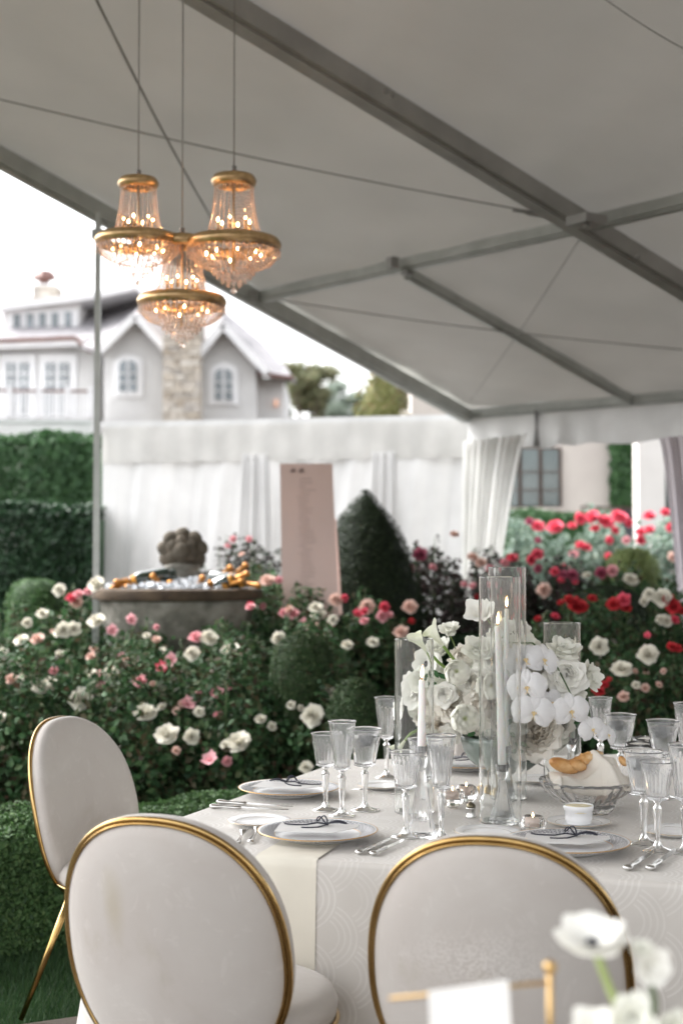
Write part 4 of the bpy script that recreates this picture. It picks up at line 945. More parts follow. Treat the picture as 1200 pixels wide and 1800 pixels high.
# ================================================================== chairs
def velvet(name, stain=None):
    M_, n_, b_, o_ = newmat(name); N = NN(n_); co = N.coord()
    st_ = N.noise(co, 4.5, 5, .6, .6); nap = N.noise(co, 9, 6, .7, 2.0)
    col = N.ramp(st_, [(.30,(.43,.395,.35)),(.42,(.47,.435,.405)),(.6,(.49,.46,.43)),(.75,(.53,.50,.47))])
    col = N.mix(N.m('MULTIPLY', N.m('GREATER_THAN', nap, .58), .10), col, (.72,.69,.66))
    if stain:
        cx, cz, rx, rz, sc_, f_ = stain; x = N.xyz(co); wob = N.m('MULTIPLY', N.m('SUBTRACT', N.noise(co, 18, 4), .5), .9)
        a = N.m('DIVIDE', N.m('SUBTRACT', x[0], cx), rx); c = N.m('DIVIDE', N.m('SUBTRACT', x[2], cz), rz)
        d = N.m('ADD', N.m('SQRT', N.m('ADD', N.m('MULTIPLY', a, a), N.m('MULTIPLY', c, c))), wob)
        k = N.m('SUBTRACT', 1.25, d, None, True)
        if f_ > .46: k = N.m('MULTIPLY', k, N.m('GREATER_THAN', N.noise(co, 150, 3, .7, .5), .5))
        col = N.mix(N.m('MULTIPLY', k, f_), col, sc_)
    n_.links.new(col, b_.inputs['Base Color']); b_.inputs['Roughness'].default_value = .85; b_.inputs['Sheen Weight'].default_value = .5; b_.inputs['Sheen Roughness'].default_value = .4
    b_.inputs['Sheen Tint'].default_value = (1,.98,.95,1); b_.inputs['Specular IOR Level'].default_value = .2
    n_.links.new(N.bump(N.m('ADD', N.noise(co, 14, 6, .65, 1.0), N.m('MULTIPLY', N.noise(co, 400, 2), .12)), .12, .01), b_.inputs['Normal'])
    return M_
M_velvet = velvet('ivory_velvet')
M_brass = pmat('polished_brass', (.56,.38,.16), (.42,.27,.10), 14, .2, metal=1, bump=.03, bscale=30)
BH, BW, BZ = .285, .247, .628
def back_pt(rho, t, y):
    c, s = math.cos(t), math.sin(t); e = 2/2.25
    x = BW*rho*abs(c)**e*(1 if c>0 else -1); z = BH*rho*abs(s)**e*(1 if s>0 else -1)
    x *= 1-.05*(z/BH)                                   # a little narrower above
    yy = y + .75*x*x
    a = math.radians(-13); return Vector((x, -.265+yy*math.cos(a)+z*math.sin(a)*1.0, BZ+z*math.cos(a)-yy*math.sin(a)))
def chair_meshes():
    prof = [(0,-.026),(.3,-.0255),(.55,-.023),(.75,-.018),(.88,-.010),(.95,-.002),(.985,.008),(.99,.014),(.992,.018),(.996,.026),(.994,.036),(.98,.045),(.945,.052),(.87,.058),(.7,.063),(.4,.066),(0,.067)]
    n = 72; vs = []; fs = []
    for rho,y in prof:
        for k in range(n): vs.append(back_pt(rho, 2*PI*k/n, y))
    for i in range(len(prof)-1):
        for k in range(n): fs.append((i*n+k, i*n+(k+1)%n, (i+1)*n+(k+1)%n, (i+1)*n+k))
    back = MB().add(vs, fs).mesh('backrest', M_velvet)
    rg = MB(); rg.tube([back_pt(.994, 2*PI*k/96, .006) for k in range(96)], .0068, 10, True); rg.tube([back_pt(.972, 2*PI*k/96, -.002) for k in range(96)], .0030, 8, True)
    ring = rg.mesh('back_trim', M_brass)
    st = MB().lathe([(0,.405),(.2,.405),(.235,.412),(.252,.432),(.255,.455),(.245,.476),(.215,.49),(.12,.497),(0,.498)], 64).mesh('seat', M_velvet)
    sr = MB().tube([(.253*math.cos(2*PI*k/64),.253*math.sin(2*PI*k/64),.418) for k in range(64)], .007, 8, True).mesh('seat_trim', M_brass)
    legs = []
    for sx in (-1,1):
        for sy in (-1,1): legs.append(MB().tube([(sx*.15,sy*.14,.405),(sx*.235,sy*(.235 if sy>0 else .27),.004)],[.0125,.008],10).mesh('leg', M_brass))
    br = MB()
    for sx in (-1,1): br.tube([(sx*.07,-.14,.40),(sx*.075,-.20,.402),(sx*.08,-.225,.41),(sx*.08,-.24,.43)],.008,8)
    bk = br.mesh('back_bracket', M_brass)
    return back, ring, st, sr, legs, bk
CH = chair_meshes()
def chair(x, y, rz, label):
    r = empty('dining_chair', (x,y,0.051), rz, label, 'chair', 'ivory velvet chairs round the dinner table')
    inst('backrest', CH[0], r); inst('back_trim', CH[1], r); inst('seat', CH[2], r); inst('seat_trim', CH[3], r)
    for l in CH[4]: inst('leg', l, r)
    inst('back_bracket', CH[5], r); r.scale = (1,1,.975); return r
def restain(r, mat):
    for ch in r.children:
        if ch.name.startswith('backrest'): ch.data = ch.data.copy(); ch.data.materials[0] = mat
c_a = chair(-.262, 3.10, math.radians(-20), 'ivory velvet chair with gold rim seen from behind, front left, with a faint stain')
c_b = chair(.350, 2.915, math.radians(-15), 'ivory velvet chair seen from behind at the front right, behind the foreground flowers')
restain(c_a, velvet('ivory_velvet_stained', (-.09,.72,.026,.085,(.38,.33,.23),.45))); restain(c_b, velvet('ivory_velvet_marked', (-.03,.67,.14,.06,(.66,.63,.60),.5)))
chair(-.622, 4.44, math.radians(-115), 'ivory velvet chair at the left end of the table, showing its front, before the hedge')
chair(.70, 5.45, math.radians(184), 'far ivory chair whose pale back shows through behind the bouquet')
chair(1.60, 5.35, math.radians(172), 'far chair cut by the right photo edge, only its gold rim showing')
# ================================================================== glassware
M_glass = glassmat('clear_crystal', (1,1,1), 0.0, 1.40, .065)
M_glass2 = glassmat('thin_glass', (.99,1,.99), 0.0, 1.45, .03)
M_water = glassmat('iced_water', (.99,1,1), .10, 1.33, .11)
M_icec = pmat('ice_cube', (.92,.94,.95), (.85,.88,.9), 60, .15, trans=.75, ior=1.31, bump=.3)
def glass_meshes(R1, R0, bh, H, flutes=20, r_stem=.0062, footR=.036, name='bowl'):
    z0 = H-bh; n = 120; prof = []
    def mod(r, z, t, s):
        if z < z0+.004: return r, t
        f = (z-z0)/bh; amp = .0013*max(0, min(1,(.80-f)*9))*min(1,(z-z0)/.01)
        return r + amp*(abs(math.cos(flutes*t/2+ .0))-.6)*2, t
    K_ = 22
    outer = [(R0*.35,z0-.002),(R0*.80,z0),(R0*.97,z0+.004),(R0,z0+.010)]+[(R0+(R1-R0)*(k/K_)**1.05 + (.0015 if k==K_ else 0), z0+.010+(bh-.010)*k/K_) for k in range(1,K_+1)]
    inner = [(max(.001,r-.0018), z) for r,z in outer[3:]][::-1]+[(R0*.8,z0+.008),(0,z0+.0065)]
    ms = MB(); V0 = outer[0]
    def modio(r,z,t,s): return mod(r,z,t,s)
    no = len(outer)
    pr = [(0,z0-.002)]+outer+inner
    def md(r,z,t,s):
        idx = round(s*(len(pr)-1)); return mod(r,z,t,s) if idx <= no else (r,t)
    ms.lathe(pr, n, md)
    for k in range(28):                                    # beaded edge beneath the bowl
        t = 2*PI*k/28; ms.ball((R0*.99*math.cos(t),R0*.99*math.sin(t),z0+.0045),.0021,6,4)
    bowl = ms.mesh('bowl', M_glass)
    zb = z0-.0045
    sp = [(0,zb+.002),(.0105,zb+.002),(.0065,zb-.003),(.0055,zb-.007),(.0105,zb-.013),(.0112,zb-.018),(.010,zb-.024)]
    L = zb-.024-.02
    sp += [(.0095-.0035*(k/6), zb-.024-(L)*k/6*.92) for k in range(1,7)]
    sp += [(.0075,.020),(.013,.011),(.024,.006),(footR,.0032),(footR+.0005,.0018),(footR-.001,.0),(0,.0)]
    def m2(r,z,t,s): return (r*(1-.10*(1-abs(math.cos(4*t)))) if (.02 < z < zb-.010) else (r*(1+.02*math.cos(8*t)) if z<.015 and r>.01 else r)), t
    stem = MB().lathe(sp, 48, m2).mesh('stem', M_glass)
    return bowl, stem
G_wine = glass_meshes(.040,.0255,.092,.213); G_flute = glass_meshes(.0375,.021,.132,.256, 18); G_water = glass_meshes(.0475,.0285,.105,.226, 22, footR=.039)
def water_mesh(R1,R0,bh,H,fill):
    z0 = H-bh; pr = [(0,z0+.0075),(R0*.78,z0+.009),(R0-.0026,z0+.013)]+[(R0+(R1-R0)*(k/10*fill)**1.05-.0024, z0+.010+(bh-.010)*k/10*fill) for k in range(1,11)]; pr.append((0, pr[-1][1])); return MB().lathe(pr, 48).mesh('water', M_water)
W_water = water_mesh(.0475,.0285,.105,.226,.80)
icm = MB()
rs = random.Random(2)
for k in range(5):
    M = Matrix.Rotation(rs.uniform(0,3),3,'X')@Matrix.Rotation(rs.uniform(0,3),3,'Y'); icm.box((rs.uniform(-.018,.018),rs.uniform(-.018,.018),.19+rs.uniform(-.008,.01)),(.02,.02,.016),M=M)
icm = icm.mesh('ice', M_icec, False)
def glass(kind, px, py, label, scale=1.0):
    p = T(px,py); nm, gm = {'w':('wine_glass',G_wine),'f':('champagne_flute',G_flute),'g':('water_goblet',G_water)}[kind]
    r = empty(nm, (p.x,p.y,TZ+.001), rs.uniform(0,6), label, {'w':'wine glass','f':'champagne flute','g':'water glass'}[kind], 'cut crystal glasses on the table')
    inst('bowl', gm[0], r); inst('stem', gm[1], r)
    if kind == 'g': inst('water', W_water, r); inst('ice', icm, r)['kind'] = 'stuff'
    r.scale = (scale,)*3; return r
glass('w',572,1425,'empty cut crystal wine glass, leftmost of the three behind the front left plate')
glass('f',601,1435,'empty tall cut crystal flute, middle of the three behind the front left plate')
glass('g',641,1425,'iced water goblet, right of the three behind the front left plate')
glass('f',679,1368,'tall crystal flute standing far back, left of the left glass cylinder')
glass('w',713,1472,'empty wine glass in front of the left candle, leftmost of its cluster')
glass('g',748,1452,'water goblet right behind the left candle holder')
glass('f',775,1475,'tall cut crystal flute right of the left candle')
glass('f',1055,1369,'tall flute at the far side beyond the bread bowl, behind the last orchids')
glass('g',1090,1388,'water goblet beyond the bread bowl, against the dark roses')
glass('g',1165,1404,'iced water goblet at the right, behind the two coupes')
glass('f',1206,1384,'tall flute cut off by the right photo edge, beside the iced water goblet')
glass('g',1131,1484,'large water goblet nearest the front right knives')
glass('w',1155,1497,'wine glass at the right front, overlapping the large water goblet')
glass('f',1203,1500,'flute cut off by the right photo edge near the front right knives')
# coupes
z = .15; cp = MB().lathe([(0,0),(.034,0),(.034,.002),(.010,.008),(.004,.02),(.004,.085),(.012,.098),(.033,.112),(.043,.135),(.0445,z),(.043,z),(.0415,.136),(.031,.1145),(.010,.101),(0,.100)],48).mesh('bowl', M_glass2)
for (x,y,l) in ((1137,1384,'shallow crystal coupe at the far right, nearer the water goblet'),(1124,1396,'shallow crystal coupe at the far right, in front of the other coupe')):
    p = T(x,y); r = empty('coupe_glass', (p.x,p.y,TZ+.001), 0, l, 'coupe glass', 'cut crystal glasses on the table'); inst('bowl', cp, r)
# ================================================================== candles in glass cylinders
M_wax = pmat('white_wax', (.88,.87,.85), (.84,.83,.8), 8, .35, spec=.5); M_wax.node_tree.nodes['Principled BSDF'].inputs['Subsurface Weight'].default_value = .25
M_wick = pmat('wick', (.03,.02,.02), (.01,.01,.01), 9, .9)
M_fl, n_, _b, o_ = newmat('candle_flame'); N = NN(n_); z_ = N.xyz(N.coord('Generated'))[2]; e_ = n_.nodes.new('ShaderNodeEmission')
n_.links.new(N.ramp(z_, [(0,(.95,.38,.10)),(.25,(1,.75,.42)),(.6,(1,.70,.35)),(1,(1,.40,.12))]), e_.inputs[0]); e_.inputs[1].default_value = 4.5; n_.links.new(e_.outputs[0], o_.inputs[0])
flm = MB().lathe([(0,0),(.0028,.004),(.0042,.010),(.0036,.018),(.0018,.027),(0,.034)],12).mesh('flame', M_fl)
def holder(h, name='crystal_holder'):
    pr = [(0,0),(.036,0),(.037,.006),(.034,.012),(.028,.03),(.018,.07),(.010,h-.045),(.008,h-.04),(.012,h-.035),(.016,h-.018),(.0195,h),(.0165,h),(.0125,h-.018),(0,h-.02)]
    return MB().lathe(pr, 96, lambda r,z,t,s: (r*(1+.06*(abs(math.cos(8*t))-.6)) if z<h-.05 and z>.004 else (r*(1+.03*math.cos(12*t)) if r>.006 else r), t)).mesh('holder', M_glass)
HM = holder(.155)
def candle(px, ptop, pbase_y, Yh, lean, label, wpx=14, dx=0):
    p = T(px+dx, pbase_y); top = P(px, ptop, p.y); r = empty('taper_candle', (p.x,p.y,TZ+.001), 0, label, 'candle', 'white taper candles in crystal holders')
    hz = Yh-.018; L = top.z-TZ-.001; ex = top.x-p.x
    m_ = MB(); m_.tube([(0,0,hz),(ex*.1,0,hz+.01),(ex*.5,0,(hz+L)/2),(ex,0,L-.003),(ex,0,L)],[.0108,.0112,.0095,.0075,.006],16); part('wax', m_, M_wax, r)
    part('wick', MB().tube([(ex,0,L),(ex+.001,0,L+.007)],.0009,5), M_wick, r); inst('flame', flm, r, (ex,0,L+.004), (0,.06,0))
    inst('holder', HM, r, sc=(1,1,Yh/.155)); return r
candle(874,1100,1448,.155,0,'burning white taper inside the tall front cylinder', dx=9)
candle(741,1195,1470,.225,0,'burning white taper at the left, beside the short left cylinder')
candle(892,1070,1406,.155,0,'burning white taper inside the tallest cylinder at the back')
candle(1004,1150,1392,.16,0,'white taper inside the right cylinder, its flame hidden by the roses')
def cylinder(px, ptop, pby, wpx, label):
    p = T(px,pby); R_ = wpx/2*p.y/FPX; H = P(px,ptop,p.y).z-TZ
    pr = [(R_-.0026,.004),(R_-.0026,H-.001),(R_-.0013,H),(R_,H-.001),(R_,0),(R_-.001,0)]
    pr = [(0,0),(R_-.001,0),(R_,.001),(R_,H-.0015),(R_-.0007,H),(R_-.0017,H),(R_-.0024,H-.0015),(R_-.0024,.005),(0,.005)]
    r = empty('glass_cylinder', (p.x,p.y,TZ+.0008), 0, label, 'hurricane glass', 'clear glass cylinders round the candles'); inst('tube', MB().lathe(pr, 96, lambda r_,z,t,s:(r_*(1+.0035*math.sin(3*t+1)+.002*math.sin(7*t)),t)).mesh('tube', M_glass2, True, 12), r); return r
cylinder(879,1014,1445,73,'tall clear glass cylinder in front of the bouquet')
cylinder(728,1123,1428,69,'shortest clear glass cylinder at the left of the bouquet')
cylinder(892,997,1404,66,'tallest clear glass cylinder, behind the front one')
cylinder(988,1095,1392,65,'clear glass cylinder right behind the bouquet, under the white roses')
# ================================================================== plates
M_porc = pmat('white_porcelain', (.84,.84,.84), (.81,.81,.82), 3, .1, spec=.6, coat=.4)
M_chg, n_, b_, o_ = newmat('charger_porcelain'); N = NN(n_); co = N.xyz(N.coord())
r_ = N.m('SQRT', N.m('ADD', N.m('MULTIPLY',co[0],co[0]), N.m('MULTIPLY',co[1],co[1]))); th = N.m('ARCTAN2', co[1], co[0])
d = N.fish(N.m('MULTIPLY', th, 40/(2*PI)), N.m('DIVIDE', r_, .020))
ln = N.m('MAXIMUM', N.m('LESS_THAN', N.m('ABSOLUTE', N.m('SUBTRACT', d, .44)), .08), N.m('LESS_THAN', N.m('ABSOLUTE', N.m('SUBTRACT', d, .25)), .055))
zone = N.m('MULTIPLY', N.m('GREATER_THAN', r_, .108), N.m('LESS_THAN', r_, .1425)); fac = N.m('MULTIPLY', N.m('MULTIPLY', ln, zone), .95)
gold = N.m('GREATER_THAN', r_, .1462); gold2 = N.m('MULTIPLY', N.m('GREATER_THAN', r_, .1055), N.m('LESS_THAN', r_, .107)); gl = N.m('MAXIMUM', gold, gold2)
col = N.mix(fac, (.84,.84,.84), (.10,.10,.12)); col = N.mix(gl, col, (.62,.38,.16)); n_.links.new(col, b_.inputs['Base Color'])
n_.links.new(gl, b_.inputs['Metallic']); b_.inputs['Roughness'].default_value = .3; b_.inputs['Coat Weight'].default_value = .05
chm = MB().lathe([(0,.0),(.085,0),(.088,.004),(.105,.008),(.135,.015),(.1485,.0205),(.1492,.0218),(.148,.0228),(.134,.0185),(.108,.0125),(.10,.008),(.09,.0075),(0,.0075)],96).mesh('charger_plate', M_chg)
M_bp, n_, b_, o_ = newmat('bread_plate_porcelain'); N = NN(n_); co = N.xyz(N.coord())
r_ = N.m('SQRT', N.m('ADD', N.m('MULTIPLY',co[0],co[0]), N.m('MULTIPLY',co[1],co[1])))
gl = N.m('MAXIMUM', N.m('GREATER_THAN', r_, .0815), N.m('MULTIPLY', N.m('GREATER_THAN', r_, .059), N.m('LESS_THAN', r_, .0602)))
n_.links.new(N.mix(gl, (.84,.84,.84), (.50,.38,.24)), b_.inputs['Base Color']); n_.links.new(N.m('MULTIPLY',gl,.8), b_.inputs['Metallic']); b_.inputs['Roughness'].default_value = .25; b_.inputs['Coat Weight'].default_value = .1
bpm = MB().lathe([(0,0),(.045,0),(.047,.003),(.06,.006),(.0825,.0125),(.083,.0135),(.082,.014),(.06,.009),(.05,.006),(0,.0055)],72).mesh('bread_plate', M_bp)
def plate(px, py, me, name, label, grp=None, z=.004, sc_=1):
    p = T(px,py); o = inst(name, me, None, (p.x,p.y,TZ+z), (0,0,rs.uniform(0,6)), sc_); tag(o, label, 'plate', grp); return p
GC = 'white charger plates with black scale pattern'; GB = 'small white bread plates with a gold line'
c1 = plate(558,1476,chm,'charger_plate','patterned white charger on the cream napkin, front left',GC)
c2 = plate(508,1398,chm,'charger_plate','patterned white charger at the left end of the table, beyond the knives',GC)
c3 = plate(996,1496,chm,'charger_plate','patterned white charger behind the front right chair',GC)
c4 = plate(820,1352,chm,'charger_plate','patterned white charger at the far side, beyond the bouquet bowl',GC)
plate(455,1450,bpm,'bread_plate','bread plate above the forks at the left corner',GB,.001)
plate(672,1386,bpm,'bread_plate','bread plate between the left glasses, beyond the water goblet',GB,.001,.92)
plate(856,1470,bpm,'bread_plate','bread plate just above the top of the front right chair',GB,.001)
cs = plate(1016,1452,bpm,'saucer','saucer under the white butter ramekin',None,.001)
plate(1184,1468,bpm,'bread_plate','bread plate at the right photo edge, behind the crystal stems',GB,.001)
plate(950,1376,bpm,'bread_plate','bread plate at the far side behind the front bowl of bread',GB,.001)
# menu cards with ribbon
M_card = pmat('menu_card', (.68,.67,.66), (.64,.63,.62), 5, .6); M_rib = pmat('black_ribbon', (.012,.014,.03), (.008,.009,.02), 30, .6)
def menu(c, rz, label, sc_=1, flip=1):
    r = empty('menu_card', (c.x,c.y,TZ+.0275), rz, label, 'menu card', 'pale menu cards tied with dark ribbon')
    pts = [(-.10,-.055),(.045,-.055),(.098,.02),(.098,.055),(-.10,.055)]
    m_ = MB().add([(x,y,0) for x,y in pts]+[(x,y,.0018) for x,y in pts], [tuple(range(4,-1,-1)),tuple(range(5,10))]+[(i,(i+1)%5,(i+1)%5+5,i+5) for i in range(5)])
    part('card', m_, M_card, r, False)
    m2 = MB(); f_ = flip
    def rb(pts, w0=.0018): m2.tube([(x*f_,y,z) for x,y,z in pts], w0, 6)
    K0 = (.02,.03,.006)
    def loop(ax_, ay, L, wd2, lift):
        o = []
        for k in range(17):
            t = k/16*2*PI; u = (1-math.cos(t))/2; s = math.sin(t); o.append((K0[0]+ax_*L*u-ay*wd2*s, K0[1]+ay*L*u+ax_*wd2*s, K0[2]+lift*math.sin(u*PI)+.003*u))
        return o
    rb(loop(.96,-.1,.052,.010,.006)); rb(loop(-.75,.55,.036,.009,.016))
    rb([K0,(-.005,.034,.008),(-.03,.022,.005),(-.055,.025,.004),(-.078,.030,.004),(-.088,.036,.005)]); rb([K0,(.018,.015,.006),(.0,.002,.003),(-.02,-.006,.003),(-.04,-.006,.003)])
    m2.ball(K0,.0042,8,6); part('ribbon_bow', m2, M_rib, r); r.scale = (sc_,)*3; return r
menu(c1, math.radians(-6), 'pale menu card with a dark bow on the front left charger')
menu(c2, math.radians(-18), 'pale menu card with a dark ribbon on the charger at the left table end', 1, -1)
menu(c3, math.radians(-12), 'pale menu card with a dark bow on the charger behind the front right chair')
menu(c4, math.radians(8), 'pale menu card with a dark bow on the far charger beyond the bowl')
# ================================================================== cutlery
M_sil = pmat('silver', (.72,.71,.69), (.55,.54,.52), 60, .16, metal=1, bump=.06, bscale=160)
def knife_mesh():
    h = MB(); pr = [(0,0),(.006,.001),(.0095,.007),(.0085,.016),(.0062,.03),(.0055,.05),(.0065,.075),(.0072,.088),(.0045,.094),(0,.095)]
    h.lathe(pr, 16, lambda r,z,t,s: (r*(1+.06*math.sin(5*t+z*300)), t)); hv = [(x*1.25, z, y*.75) for x,y,z in h.v]; h.v = hv
    b = MB(); L0, L1 = .09, .235; pts = []
    for k in range(13):
        s = k/12; wd_ = .0095*(math.sin(PI*min(1,(.35+.65*s)))**.4 if s < 1 else 0)+.001; pts.append((L0+(L1-L0)*s, wd_))
    vs = []
    for y,wd_ in pts: vs += [(-.004,y,.0006),(wd_-.004+.002,y,.0),(wd_-.004+.002,y,.0006),(-.004,y,.0022)]
    fs = [(4*i+a,4*i+(a+1)%4,4*i+4+(a+1)%4,4*i+4+a) for i in range(12) for a in range(4)]; b.add(vs, fs)
    return h.mesh('handle', M_sil), b.mesh('blade', M_sil, False)
def fork_mesh():
    h = MB(); sp = []
    def zc(y): return .004+.006*math.sin(PI*min(1,y/.2))*.4 + (.006*math.sin((y-.13)/.07*PI) if y>.13 else 0)
    pr = [(0,.007),(.02,.008),(.05,.0045),(.1,.0028),(.13,.0035),(.14,.009),(.155,.0118)]
    vs = []
    for y,w2 in pr:
        z = zc(y); vs += [(-w2,y,z),(w2,y,z),(w2,y,z+.0018),(-w2,y,z+.0018)]
    h.add(vs, [(3,2,1,0)]+[(4*i+a,4*i+(a+1)%4,4*i+4+(a+1)%4,4*i+4+a) for i in range(len(pr)-1) for a in range(4)])
    tn = [MB().tube([(x,.154,zc(.154)+.001),(x*1.02,.175,zc(.175)+.001),(x,.205,zc(.2)+.004)],[.0019,.0016,.0009],6).mesh('tine', M_sil) for x in (-.0098,-.0033,.0033,.0098)]
    return h.mesh('handle', M_sil), tn
KH, KB = knife_mesh(); FH, FT = fork_mesh()
def knife(px0, py0, px1, py1, label, sc_=1):
    a = T(px0,py0); b = T(px1,py1); r = empty('table_knife', (a.x,a.y,TZ+.007), math.atan2(-(b.x-a.x), b.y-a.y), label, 'knife', 'silver table knives'); inst('handle', KH, r); inst('blade', KB, r); r.scale = (sc_,)*3
def fork(px0, py0, px1, py1, label, sc_=1):
    a = T(px0,py0); b = T(px1,py1); r = empty('table_fork', (b.x,b.y,TZ+.001), math.atan2(-(b.x-a.x), b.y-a.y), label, 'fork', 'silver table forks')
    for me_ in [FH]+FT: inst(me_.name.split('.')[0], me_, r, (0,-.205,0))
    r.scale = (sc_,)*3
knife(628,1504,690,1478,'silver knife right of the front left charger, nearer the charger',.85); knife(653,1506,708,1482,'silver knife right of the front left charger, farther from the charger',.85)
knife(1100,1532,1150,1500,'larger silver knife right of the front right charger'); knife(1140,1532,1176,1506,'smaller silver knife, rightmost beside the front right charger')
knife(369,1421,500,1428,'silver knife at the left table end, nearer the camera',.98); knife(381,1413,530,1424,'silver knife at the left table end, next to the charger',1)
fork(400,1520,432,1461,'silver fork by the left corner, farther from the charger',.92); fork(412,1528,458,1456,'silver fork next to the front left charger')
fork(690,1400,620,1392,'silver fork lying at the far side of the left end charger',.8)
# ================================================================== small tableware
# ramekin
rm = empty('butter_ramekin', (cs.x,cs.y,TZ+.0075), 0, 'white fluted ramekin filled with pale butter on its saucer', 'ramekin')
pr = [(0,0),(.032,0),(.034,.003),(.0365,.034),(.039,.036),(.0395,.046),(.0385,.0475),(.0365,.046),(.035,.010),(0,.008)]
part('dish', MB().lathe(pr,120,lambda r,z,t,s:(r*(1+.018*(abs(math.cos(20*t))-.6)) if .003<z<.034 and r>.033 else r,t)), M_porc, rm, ang=50)
part('butter', MB().lathe([(0,.03),(.0362,.03),(.0362,.044),(.02,.0465),(0,.045)],32,lambda r,z,t,s:(r*(1+.01*math.sin(3*t)),t)), pmat('butter',(.80,.72,.50),(.74,.66,.44),60,.4,bump=.3,bscale=90), rm)
# faceted tea lights
M_cry = glassmat('cut_crystal', (1,.99,.97), 0, 1.5, .06)
M_wax2 = pmat('glow_tinted_wax', (.90,.78,.72), (.86,.70,.62), 30, .35)  # warm glow of the flame put into the wax colour
def tealight(px, py, label, sc_=1):
    p = T(px,py); r = empty('crystal_tealight', (p.x,p.y,TZ+.001), rs.uniform(0,3), label, 'tea light', 'faceted crystal tea lights')
    pr = [(0,0),(.014,0),(.026,.010),(.033,.022),(.035,.032),(.032,.043),(.024,.050),(.022,.050),(.024,.040),(.024,.026),(0,.026)]
    part('crystal_ball', MB().lathe(pr,12,lambda r,z,t,s:(r,t+ (PI/12 if int(round(z*1000))%2 else 0))), M_cry, r, False)
    part('wax', MB().lathe([(0,.027),(.021,.027),(.021,.044),(0,.0435)],24), M_wax2, r); part('flame', MB().lathe([(0,0),(.002,.003),(.0025,.006),(0,.014)],8), M_fl, r, loc=(0,0,.046)); r.scale = (sc_,)*3
tealight(936,1470,'faceted crystal tea light with pinkish glow, left of the ramekin'); tealight(819,1412,'faceted crystal tea light behind the salt shaker'); tealight(795,1420,'faceted crystal tea light beside the flute, left of the other one'); tealight(1058,1432,'faceted crystal tea light in front of the bread bowl',1.1)
# salt shaker
p = T(827,1437); r = empty('salt_shaker', (p.x,p.y,TZ+.001), 0, 'tiny silver salt shaker standing before the tall front cylinder', 'salt shaker')
part('body', MB().lathe([(0,0),(.0145,0),(.015,.002),(.0125,.005),(.013,.022),(.0138,.024),(.0125,.027),(.0,.027)],24), M_sil, r)
part('cap', MB().lathe([(0,.026),(.0128,.0265),(.013,.031),(.009,.036),(.003,.040),(0,.041)],24), pmat('tarnished_silver',(.28,.25,.18),(.18,.16,.11),50,.3,metal=1), r)
# brass number stands
def stand(px, py, ptop, label, tilt=0, br=.030, nm='brass_stand'):
    p = T(px,py); top = P(px+tilt,ptop,p.y); r = empty(nm, (p.x,p.y,TZ+.001), 0, label, 'table stand')
    part('base', MB().lathe([(0,0),(br,0),(br,.003),(br*.9,.005),(br*.75,.014),(br*.45,.02),(br*.15,.023),(0,.0235)],32), M_brass2, r)
    part('rod', MB().tube([(0,0,.02),((top.x-p.x),0,top.z-TZ)],.0028,8), M_brass2, r); return r
M_brass2 = pmat('aged_brass', (.45,.33,.16), (.33,.24,.11), 20, .35, metal=.9)
stand(849,1393,1300,'dark brass place card stand under the left side of the bouquet'); stand(870,1397,1330,'second brass stand close beside the first, seen through the front cylinder',br=.026); stand(1012,1384,1285,'slim golden rod stand behind the bread rolls',-7)
# bread bowl
p = T(1030,1428); bb = empty('crystal_bread_bowl', (p.x,p.y,TZ+.001), .3, 'cut crystal bowl holding the cloth and bread at the right', 'bowl')
s_ = 1.0
pr = [(0,.004),(.028,.004),(.040,.0),(.044,.0),(.036,.008),(.040,.016),(.075,.030),(.105,.052),(.125,.078),(.128,.088),(.126,.089),(.122,.080),(.10,.056),(.07,.036),(.035,.024),(0,.022)]
def swirl(r,z,t,s):
    if z > .018 and r > .04: return r*(1+.022*math.cos(24*t+z*60)+.012*math.cos(8*t)), t
    return r, t
part('bowl', MB().lathe(pr,192,swirl), M_glass, bb)
M_linen = pmat('bread_linen', (.80,.76,.69), (.75,.71,.64), 9, .8, bump=.1, bscale=300, transl=.2)
def lin(u, v):
    x = (u-.5)*.23; y = (v-.5)*.20; q = math.hypot(x,y); fold = .010*math.sin(x*45+y*20)+.006*math.sin(y*70)
    z = .098+fold+.042*math.exp(-((x-.035)/.055)**2-((y-.01)/.07)**2)+.022*math.exp(-((x-.075)/.016)**2-(y/.05)**2)+.02*math.exp(-((x-.02+.5*y)/.012)**2)-.25*max(0,q-.08)
    if y < -.04 and x > -.09: z -= (-.04-y)*.9*(1 if x<.03 else .5)
    z = max(z, .034+.35*max(0,q-.03)); return (x*.95, y*.9, z)
ln_ = part('bread_cloth', MB().grid(lin,56,48), M_linen); ln_.location = (p.x+.008,p.y,TZ+.002); tag(ln_, 'soft ivory cloth folded over the bread in the crystal bowl', 'napkin')
M_bread = pmat('bread_crust', (.62,.33,.12), (.42,.18,.055), 18, .5, bump=.35, bscale=60, stops=[(.3,(.36,.14,.04)),(.5,(.58,.29,.09)),(.72,(.74,.48,.24))])
def roll(px, py, L, w2, rot, label, rough_=.03, me=M_bread, yo=0):
    q = P(px,py,p.y+yo); m_ = MB().ball((0,0,0),w2,28,18,(L/w2,1,.8), lambda d: 1+rough_*math.sin(d.x*9+d.z*7)*math.sin(d.y*8+2)+rough_*.6*math.sin(d.x*23+d.y*17)+rough_*.5*math.sin(d.z*31+d.x*15))
    o = part('bread_roll', m_, me, None, loc=tuple(q), rot=rot); tag(o, label, 'bread roll'); return o
roll(990,1346,.045,.024,(0,.35,.3),'smooth golden bread roll poking out at the left of the bowl',.02)
roll(1012,1345,.03,.02,(0,.2,.2),'browner end of bread just behind the golden roll',.03)
